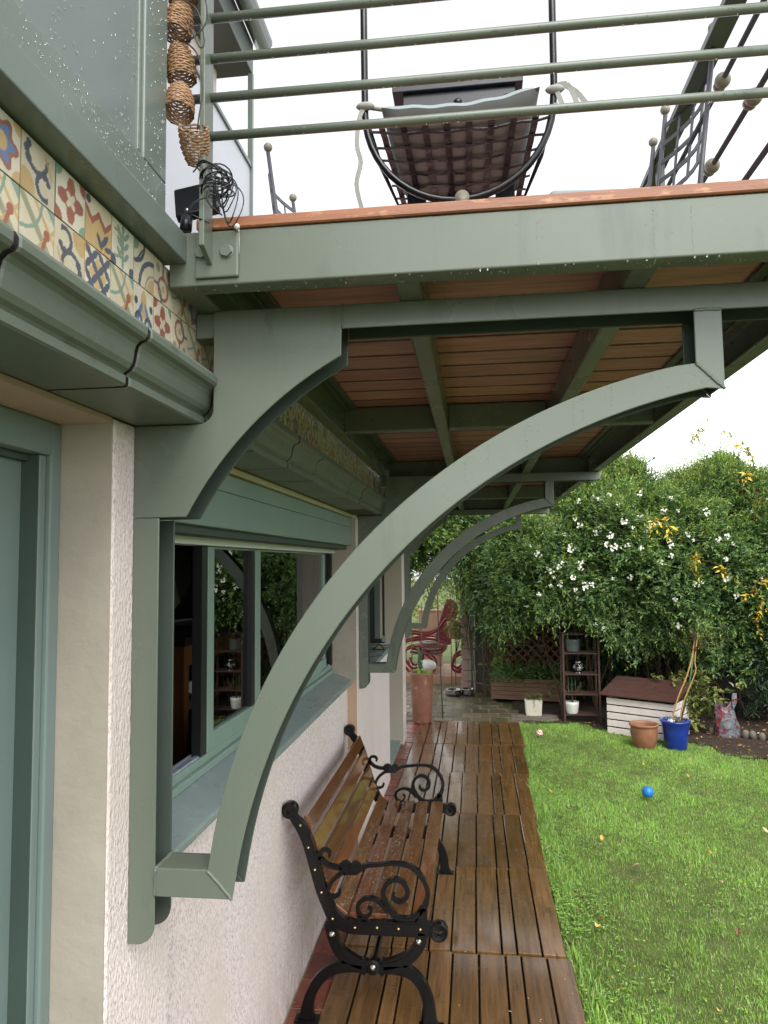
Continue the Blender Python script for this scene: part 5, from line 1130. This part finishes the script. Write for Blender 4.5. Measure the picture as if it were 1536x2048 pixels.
# blue ball, baseball
q = MB(); q.ball((2.125, 6.17, LAWN+.062), .046, 24, 16); tag(obj('rubber_ball', q, 'blue_ball', loc=(2.125, 6.17, LAWN+.02)), 'bright blue rubber ball lying on the lawn', 'ball')
bq = thing('baseball', 'white ball with red stripes lying at the far edge of the grass by the deck', 'ball', (1.44, 8.15, LAWN)); q = MB(); q.ball((1.44, 8.15, LAWN+.06), .037, 20, 14); obj('skin', q, 'ball_white', bq)
q = MB(); q.lathe([(.0375, -.005), (.0378, 0), (.0375, .005)], (1.44, 8.15, LAWN+.06), 28, (.35, -.4, 1)); obj('stripe', q, 'ball_red', bq); q = MB(); q.lathe([(.030, -.004), (.0295, .004)], (1.447, 8.142, LAWN+.082), 28, (.35, -.4, 1)); obj('stripe', q, 'ball_red', bq)
# blue glazed pot with a staked standard rose
bp = thing('blue_pot', 'glossy cobalt blue pot holding a staked bare standard plant', 'pot', (2.79, 7.84, LAWN))
q = MB(); q.lathe([(.100, 0), (.106, .008), (.128, .18), (.142, .262), (.150, .27), (.153, .285), (.149, .293), (.139, .290), (.134, .27), (0, .262)], (2.79, 7.84, LAWN), 40); obj('body', q, 'blue_glaze', bp)
q = MB(); q.lathe([(.134, 0), (.1, .006), (0, .012)], (2.79, 7.84, LAWN+.258), 20, wob=.05); obj('earth', q, 'soil', bp)
q = MB(); q.tube(spline([(2.745, 7.82, .09), (2.82, 7.8, .35), (2.9, 7.78, .55), (2.96, 7.78, .74), (3.0, 7.78, .95)], 5), .008, 7); q.tube(spline([(2.83, 7.82, .09), (2.87, 7.8, .3), (2.99, 7.78, .6), (2.99, 7.78, .72), (3.03, 7.78, 1.0)], 5), .007, 7); obj('trunk', q, 'cane', bp)
q = MB(); q.tube([(2.84, 7.83, .09), (2.93, 7.80, .45), (2.985, 7.79, .8)], .009, 7); obj('stake', q, 'stem_green', bp)
q = MB()
for k in range(26):
    d = Vector((random.gauss(.25, .6), random.gauss(-.1, .4), random.gauss(.5, .5))); b = Vector((3.0, 7.78, .8+random.uniform(0, .16))); q.tube(spline([b, b+d*.12+Vector((0, 0, .03)), b+d*.24+Vector((random.uniform(-.05, .05), 0, -.02))], 4), [.004*(1-.7*t) for t in np.linspace(0, 1, 9)], 5)
obj('twigs', q, 'bark', bp)
n = 26; P = np.stack([rng.normal(3.12, .09, n), rng.normal(7.75, .06, n), rng.uniform(.9, 1.12, n)], 1); v, f, c = twigs(P, unit(rng.normal(0, .7, (n, 3))), 5, .1, .035, .015, OLV, YG); npobj('leaves', v, f, 'leaf', c, bp)
n = 60; P = np.stack([rng.normal(2.8, .06, n), rng.normal(7.83, .05, n), rng.uniform(.09, .12, n)], 1); v, f, c = twigs(P, unit(rng.normal(0, .5, (n, 3))+np.array([0, 0, .6])), 3, .04, .025, .014, np.array([srgb(150, 160, 130), srgb(96, 110, 70)])); npobj('small_plants', v, f, 'leaf', c, bp)
q = MB()
for k in range(7): q.ball((2.72+random.uniform(-.04, .05), 7.8+random.uniform(-.03, .03), LAWN+.275+random.uniform(0, .015)), random.uniform(.012, .02), 8, 6)
obj('pebbles', q, 'ceramic_white', bp)
# terracotta bowl
tb2 = thing('terracotta_bowl', 'wide round bellied empty terracotta pot in front of the white slatted house', 'pot', (2.475, 7.83, LAWN))
q = MB(); q.lathe([(.088, 0), (.098, .012), (.122, .08), (.137, .16), (.133, .212), (.134, .224), (.145, .232), (.148, .245), (.143, .254), (.131, .25), (.124, .232), (.126, .16), (.1, .05), (0, .04)], (2.475, 7.83, LAWN), 44); obj('body', q, 'terracotta_plain', tb2)
# white slatted animal house with a brown roof (long side turned towards the path)
kn = thing('animal_house', 'low white slatted wooden animal house with a sloping brown board roof', 'animal house', (2.6, 8.4, LAWN))
ku = Vector((.627, -.40, 0)).normalized(); kv = Vector((-ku.y, ku.x, 0)); K0 = Vector((2.21, 8.425, LAWN)); KL = .74; KD = .46
kp = lambda u, v, z: tuple(K0+ku*u+kv*v+Vector((0, 0, z)))
for k in range(5):
    z = .012+k*.081
    q = MB(); q.obox(kp(KL/2, .009, z+.0335), ku, kv, (0, 0, 1), KL/2, .009, .0335); obj('slat', q, 'white_paint', kn, bevel=.003)
    for u in (.009, KL-.009): q = MB(); q.obox(kp(u, KD/2+.02, z+.0335), kv, ku, (0, 0, 1), KD/2, .009, .0335); obj('slat', q, 'white_paint', kn, bevel=.003)
q = MB()
for u in (.04, KL-.04): 
    for v in (.035, KD-.03): q.obox(kp(u, v, .2), ku, kv, (0, 0, 1), .018, .016, .2)
q.obox(kp(KL/2, KD/2, .2), ku, kv, (0, 0, 1), KL/2-.07, KD/2-.07, .19); obj('inner_box', q, 'room_dark', kn)
q = MB(); sl = (Vector((0, 0, .17))+kv*.66).normalized(); nn = ku.cross(sl).normalized()
for k in range(5):
    c0 = Vector(kp(KL/2-.01, -.045, .424))+sl*(.055+k*.111)+nn*.012; q.obox(c0, ku, sl, nn, KL/2+.055, .053, .008)
obj('roof', q, 'roof_brown', kn, bevel=.003)
# plant stand with four shelves and its pots
st = thing('plant_stand', 'dark rusty iron plant stand with shelves beside the planter', 'plant stand', (2.0, 8.95, LAWN))
for x in (1.80, 2.21):
    for y in (8.86, 9.1): q = MB(); q.box(x-.011, x+.011, y-.011, y+.011, LAWN, .90); obj('leg', q, 'rust_iron', st, bevel=.002)
SH = (-.058, .178, .413, .66, .885)
for z in SH:
    q = MB(); q.box(1.8115, 2.1985, 8.86, 8.875, z-.012, z); q.box(1.8115, 2.1985, 9.085, 9.1, z-.012, z)
    for k in range(6): q.box(1.815, 2.195, 8.88+.035*k, 8.90+.035*k, z-.01, z-.002)
    obj('shelf', q, 'rust_iron', st)
g1 = thing('grey_pot', 'grey glazed pot on the second shelf of the plant stand', 'pot', (1.9, 8.97, .6605)); q = MB(); q.lathe([(.06, 0), (.075, .02), (.085, .14), (.09, .145), (.085, .15), (.07, .14), (0, .13)], (1.93, 8.97, .6605), 24); obj('body', q, 'grey_glaze', g1)
g2 = thing('glass_lantern', 'round glass globe lantern on the middle shelf of the plant stand', 'lantern', (1.99, 8.97, .4135)); q = MB(); q.ball((1.99, 8.96, .4135+.068), .068, 24, 16); obj('globe', q, 'glass', g2); q = MB(); q.lathe([(.035, 0), (.035, .012)], (1.99, 8.96, .536), 16); q.lathe([(.04, 0), (.03, .008)], (1.99, 8.96, .4135), 16); q.lathe([(.0695, -.004), (.0695, .004)], (1.99, 8.96, .48), 24); obj('band', q, 'steel', g2); q = MB(); q.lathe([(.02, 0), (.02, .05)], (1.99, 8.96, .424), 12); obj('candle', q, 'ceramic_white', g2)
g3 = thing('ribbed_pot', 'small white ribbed pot with a dry twiggy plant on the lowest shelf', 'pot', (1.9, 8.97, -.0575)); q = MB(); V = []; F = []; prof = [(.062, 0), (.068, .03), (.076, .1), (.078, .135), (.07, .135), (.066, .11)]; sg = 48
for (r, z) in prof:
    for k in range(sg): rr = r*(1+.025*(k % 2)); V.append((1.9+rr*math.cos(2*math.pi*k/sg), 8.95+rr*math.sin(2*math.pi*k/sg), -.0575+z))
for i in range(len(prof)-1):
    for k in range(sg): F.append((i*sg+k, i*sg+(k+1) % sg, (i+1)*sg+(k+1) % sg, (i+1)*sg+k))
F.append(tuple(range((len(prof)-1)*sg, len(prof)*sg))); q.add(V, F, True); obj('body', q, 'ceramic_white', g3); q = MB(); q.tube([(1.9, 8.95, .03), (1.905, 8.95, .15), (1.9, 8.95, .2)], .012, 7)
for k in range(12): a = random.uniform(0, 6); q.tube(spline([(1.9, 8.95, .12+random.uniform(0, .08)), (1.9+.07*math.cos(a), 8.95+.05*math.sin(a), .2), (1.9+.13*math.cos(a), 8.95+.08*math.sin(a), .26+random.uniform(-.08, .1))], 3), .004, 5)
obj('twigs', q, 'bark', g3); q = MB()
for x in (1.86, 1.9, 1.94): q.tube([(x, 8.93, .05), (x, 8.93, .36)], .0025, 5)
for z in (.2, .28, .36): q.tube([(1.86, 8.93, z), (1.94, 8.93, z)], .0025, 5)
obj('plant_support', q, 'stem_green', g3)
# slab and square white pot
sb = MB(); sb.box(1.18, 1.74, 8.93, 9.17, LAWN+.02, LAWN+.05); sb.box(1.2, 1.72, 8.95, 9.15, LAWN, LAWN+.0199); sb.prism([(1.24, 8.97, LAWN+.0502), (1.5, 8.94, LAWN+.0502), (1.71, 9.0, LAWN+.0502), (1.68, 9.13, LAWN+.0502), (1.27, 9.14, LAWN+.0502)], (0, 0, .014)); tag(obj('stone_slab', sb, 'stone', loc=(1.46, 9.05, LAWN), bevel=.004), 'flat weathered slab on the ground beside the end of the deck', 'slab')
wp = thing('square_pot', 'square chipped white pot with a small plant, standing on the flat slab', 'pot', (1.45, 9.05, LAWN+.0645)); q = MB(); a = LAWN+.0648; q.prism([(1.362, 9.0, a), (1.542, 9.0, a), (1.555, 8.995, a+.185), (1.349, 8.995, a+.185)], (0, .16, 0)); obj('body', q, 'chippy_white', wp, bevel=.005)
n = 60; P = np.stack([rng.uniform(1.38, 1.53, n), rng.uniform(9.02, 9.13, n), rng.uniform(.065, .09, n)], 1); v, f, c = twigs(P, unit(rng.normal(0, .5, (n, 3))+np.array([0, -.1, .9])), 4, .07, .04, .02, np.array([srgb(96, 110, 64), srgb(120, 96, 64), srgb(80, 100, 60)])); npobj('plant', v, f, 'leaf', c, wp)
# long wooden planter, trellis and its greenery
pr = thing('wooden_planter', 'long brown boarded planter box below the lattice trellis', 'planter', (1.45, 10.2, LAWN)); up2 = Vector((.9, -.17, 0)).normalized(); vp = Vector((-up2.y, up2.x, 0)); Q0 = Vector((.975, 10.2, LAWN))
for k in range(5):
    q = MB(); q.obox(Q0+up2*.46+Vector((0, 0, .075+k*.058)), up2, vp, (0, 0, 1), .46, .012, .0275); obj('board', q, 'planter_wood', pr, bevel=.003)
q = MB()
for u in (.0, .92): q.obox(Q0+up2*u+vp*.17+Vector((0, 0, .16)), vp, up2, (0, 0, 1), .16, .014, .15)
q.obox(Q0+up2*.46+vp*.17+Vector((0, 0, .26)), up2, vp, (0, 0, 1), .44, .14, .01); obj('end_board', q, 'planter_wood', pr)
n = 420; P = np.stack([rng.uniform(1.0, 1.9, n), rng.normal(10.25, .1, n), rng.uniform(.12, .26, n)], 1); v, f, c = twigs(P, unit(rng.normal(0, .6, (n, 3))+np.array([0, -.2, .5])), 6, .14, .055, .026, DK); npobj('plants', v, f, 'leaf', c, pr)
n = 26; P = np.stack([rng.uniform(1.2, 1.8, n), rng.normal(10.2, .05, n), rng.uniform(.15, .2, n)], 1); v, f, c = leaves(P, unit(rng.normal(0, .5, (n, 3))+np.array([0, -.3, .6])), np.tile([0, -1.0, .3], (n, 1)), rng.uniform(.2, .4, n), rng.uniform(.01, .016, n), OLV[rng.integers(0, 3, n)]); npobj('blades', v, f, 'leaf', c, pr)
tr = thing('lattice_trellis', 'dark diagonal wooden lattice trellis fixed against the garden wall', 'trellis', (1.5, 10.6, LAWN)); q = MB()
def clipseg(x0, z0, dx, dz, X0, X1, Z0, Z1):
    t0, t1 = -9, 9
    for p, d, a, b in ((x0, dx, X0, X1), (z0, dz, Z0, Z1)):
        ta, tb_ = (a-p)/d, (b-p)/d; t0 = max(t0, min(ta, tb_)); t1 = min(t1, max(ta, tb_))
    return (t0, t1) if t1-t0 > .03 else None
for s_ in (1, -1):
    for k in range(-16, 17):
        c = clipseg(1.5+k*.13, .7, .7071, .7071*s_, .97, 2.05, -.05, 1.75)
        if c: q.bar((1.5+k*.13+.7071*c[0], 10.60+.008*s_, .7+.7071*s_*c[0]), (1.5+k*.13+.7071*c[1], 10.60+.008*s_, .7+.7071*s_*c[1]), .012, .026, (0, 0, 1))
obj('lattice', q, 'lattice_wood', tr); obj('trellis_frame', boxes((.95, .985, 10.585, 10.62, LAWN, 1.78), (2.035, 2.07, 10.585, 10.62, LAWN, 1.78), (.9855, 2.0345, 10.585, 10.62, 1.745, 1.78)), 'lattice_wood', tr)
tag(obj('garden_wall', boxes((.76, 9.0, 10.95, 11.15, LAWN-.05, 1.55)), 'wall_far', loc=(4, 11, LAWN)), 'low rendered garden wall hidden behind the hedge and trellis', 'wall')
# block pillar
pk = thing('block_pillar', 'pink and grey stack of chamfered concrete blocks beside the path', 'pillar', (.65, 11, LAWN)); q = MB(); q2 = MB(); z = LAWN
while z < 1.7:
    q.prism([(.545+.02, 10.95, z+.003), (.66, 10.95, z+.003), (.66, 10.95, z+.157), (.565, 10.95, z+.157), (.548, 10.95, z+.13), (.548, 10.95, z+.03)], (0, .22, 0)); q2.box(.6625, .755, 10.93, 11.15, z+.006, z+.15); z += .16
obj('block', q, 'pink_block', pk, bevel=.006); obj('block', q2, 'grey_block', pk, bevel=.006)
# iron gate leaves beside the pillar
gt = thing('iron_gate', 'thin grey iron garden gate standing open beside the block pillar', 'gate', (.95, 10.5, LAWN)); q = MB()
for (x, y) in ((.70, 10.72), (1.10, 10.3)): q.tube([(x, y, LAWN), (x, y, 1.6)], .011, 7)
for z in (.02, .75, 1.35): q.tube(spline([(.70, 10.72, z), (.9, 10.5, z-.02), (1.10, 10.3, z)], 5), .008, 6)
obj('gate_frame', q, 'iron_grey', gt); q = MB()
for t in (.2, .4, .6, .8): q.tube([(.70+.4*t, 10.72-.42*t, .02), (.70+.4*t, 10.72-.42*t, 1.35)], .005, 6)
obj('gate_bar', q, 'iron_grey', gt)
# plant pole and wire plant frame
q = MB(); q.tube([(.306, 8.86, 1.75), (.318, 8.86, 1.0), (.345, 8.86, .2), (.356, 8.86, G)], .0075, 8); tag(obj('garden_pole', q, 'iron_grey', loc=(.35, 8.86, G)), 'tall thin grey metal pole leaning at the end of the deck', 'pole')
wf = thing('wire_frame', 'dark wire plant support with scrolls above the tall terracotta pot', 'plant support', (.15, 8.95, G)); q = MB()
for (x, y) in ((-.02, 8.98), (.10, 9.05)): q.tube([(x, y, G), (x, y, 1.25)], .006, 6)
for z in (.62, .78): q.tube([(-.02, 8.98, z), (.10, 9.05, z), (.36, 8.9, z)], .005, 6)
for s_ in (0, 1): q.tube([(.14+s_*.1+.05*(1-t/16)*math.cos(t), 8.98, .70+.05*(1-t/16)*math.sin(t)) for t in np.linspace(0, 12, 40)], .004, 5)
obj('wire', q, 'iron_grey', wf)
# two metal bowls
b1 = thing('metal_bowl', 'left and wider of the two steel pet bowls on the brick path', 'bowl', (.44, 10.5, G), 'metal pet bowls'); q = MB(); q.lathe([(.105, 0), (.115, .01), (.105, .075), (.112, .08), (.1, .08), (.085, .03), (0, .028)], (.44, 10.5, G-.008), 28); obj('body', q, 'steel', b1); q = MB(); q.lathe([(.1165, .006), (.1125, .03)], (.44, 10.5, G-.008), 28); obj('rubber_ring', q, 'plastic_black', b1)
dup(b1, (.645, 10.5, G), label='right and narrower of the two steel pet bowls on the brick path', scale=(.82, .82, 1.15))
# red rocking chair
rc = thing('rocking_chair', 'red bentwood rocking chair with a long slanting back, beyond the path', 'rocking chair', (.15, 12.1, G))
q = MB(); prf = [(.225, .42, .26), (.27, .62, .27), (.33, .85, .25), (.39, 1.05, .22), (.425, 1.12, .13)]
q.ribbon(spline(prf, 4), 12.0, .03); obj('backrest', q, 'red_faded', rc, bevel=.01)
for yo in (11.85, 12.25):
    q = MB(); q.tube(spline([(-.42, yo, .12), (-.30, yo, -.03), (-.05, yo, -.105), (.25, yo, -.10), (.5, yo, -.02), (.62, yo, .13), (.55, yo, .26), (.42, yo, .2), (.38, yo, .06), (.46, yo, -.01), (.56, yo, .08)], 6), .022, 8); q.tube(spline([(-.42, yo, .12), (-.40, yo, .3), (-.25, yo, .36), (-.12, yo, .26), (-.15, yo, .08), (-.28, yo, .04), (-.34, yo, .16)], 6), .02, 8); obj('rocker', q, 'red_lacquer', rc)
    q = MB(); q.tube(spline([(-.45, yo, .62), (-.25, yo, .60), (-.02, yo, .58), (.15, yo, .66), (.3, yo, .85)], 6), .02, 8); q.tube(spline([(-.42, yo, .45), (-.2, yo, .5), (.1, yo, .5), (.28, yo, .42), (.22, yo, .3), (0, yo, .27), (-.3, yo, .3)], 6), .02, 8); q.tube(spline([(-.1, yo, .3), (.1, yo, .12), (.05, yo, -.08)], 5), .02, 8); obj('arm_loop', q, 'red_lacquer', rc)
obj('seat', boxes((-.25, .28, 11.88, 12.22, .36, .40)), 'red_faded', rc, bevel=.01)
wb2 = MB(); wb2.ball((-.02, 11.7, .10), .14, 20, 14, (1.1, 1, .7)); tag(obj('white_basin', wb2, 'ceramic_white', loc=(-.02, 11.7, 0)), 'rounded white bowl beneath the red rocking chair', 'bowl')
wb3 = MB(); wb3.ball((.02, 12.05, .455), .13, 20, 14, (1.2, 1, .45)); tag(obj('pale_cushion', wb3, 'cream', loc=(.02, 12.05, .405)), 'pale rounded cushion on the seat of the red rocking chair', 'cushion')
tag(obj('wooden_step', boxes((-.9, .56, 11.5, 12.9, LAWN, -.035)), 'pale_wood', loc=(0, 12, LAWN), bevel=.004), 'pale wooden step platform under the red rocking chair', 'platform')
wl = thing('wood_planter', 'upright pale wooden planter box behind the red rocking chair', 'planter', (0, 12.7, -.035)); obj('body', boxes((-.21, .19, 12.6, 12.85, -.0345, .90)), 'pale_wood', wl, bevel=.006); obj('rim', boxes((-.23, .21, 12.59, 12.86, .9005, .93)), 'pale_wood', wl, bevel=.004)
# clay pot hung on the pillar
cp = thing('clay_pot', 'tan clay pot with trailing leaves hung on the block pillar', 'pot', (.46, 11.15, .59)); q = MB(); q.lathe([(.085, 0), (.095, .01), (.108, .16), (.122, .165), (.128, .26), (.12, .262), (.11, .24), (0, .23)], (.46, 11.15, .59), 28); obj('body', q, 'pale_wood', cp)
q = MB(); q.tube([(.40, 11.02, .75), (.40, 11.0, -.1)], .006, 6); q.tube([(.47, 11.02, .75), (.46, 11.0, -.1)], .006, 6); q.lathe([(.112, -.006), (.112, .006)], (.46, 11.15, .752), 24); obj('holder', q, 'iron_grey', cp)
n = 50; P = np.stack([rng.normal(.44, .07, n), rng.normal(11.08, .05, n), rng.uniform(.72, .9, n)], 1); v, f, c = twigs(P, unit(rng.normal(0, .6, (n, 3))+np.array([0, -.4, 0])), 5, .1, .04, .02, OLV, YG); npobj('leaves', v, f, 'leaf', c, cp)
# soil bag
sbg = thing('soil_bag', 'crumpled white and red plastic bag slumped at the foot of the dark shrub', 'bag', (3.47, 8.38, LAWN)); V = []; F = []; q = MB(); nu, nv = 26, 16
for j in range(nv+1):
    t = j/nv
    for i in range(nu):
        a = 2*math.pi*i/nu; rx = .13*(1-.35*t**1.6)*(1+.10*math.sin(3*a+t*6)+.06*math.sin(7*a-t*9)); ry = .085*(1-.6*t**1.5)*(1+.1*math.sin(4*a+t*4)); V.append((3.47+rx*math.cos(a)-.02*t, 8.38+ry*math.sin(a), LAWN+.36*t+.01*math.sin(5*a+t*12)+(.03*math.cos(2*a+.6)*t**4)))
for j in range(nv):
    for i in range(nu): F.append((j*nu+i, j*nu+(i+1) % nu, (j+1)*nu+(i+1) % nu, (j+1)*nu+i))
q.add(V, F, True); obj('body', q, 'bag_white', sbg); q = MB(); q.prism([(3.53, 8.33, .12), (3.57, 8.33, .2), (3.575, 8.34, .30), (3.53, 8.34, .30), (3.515, 8.34, .2)], (0, .012, 0)); obj('flap', q, 'bag_white', sbg, bevel=.004)
# scalloped edging stones
e0 = None
for k in range(11):
    x = 3.34+k*.075; y = 8.47-.30*k*.075/.43*.62
    if e0 is None:
        e0 = MB(); e0.lathe([(.0, 0), (.034, 0), (.036, .06), (.026, .085), (0, .095)], (x, y, LAWN), 14); e0 = obj('edging_stone', e0, 'stone', loc=(x, y, LAWN)); tag(e0, 'rounded grey stone of the low scalloped edging before the dark shrub', 'edging stone', 'scalloped edging stones')
    else: o = e0.copy(); COLL.objects.link(o); o.location = (x, y, LAWN-random.uniform(0, .012)); o.rotation_euler = (random.uniform(-.15, .15), random.uniform(-.15, .15), random.uniform(0, 6))
#@@END_GARDEN
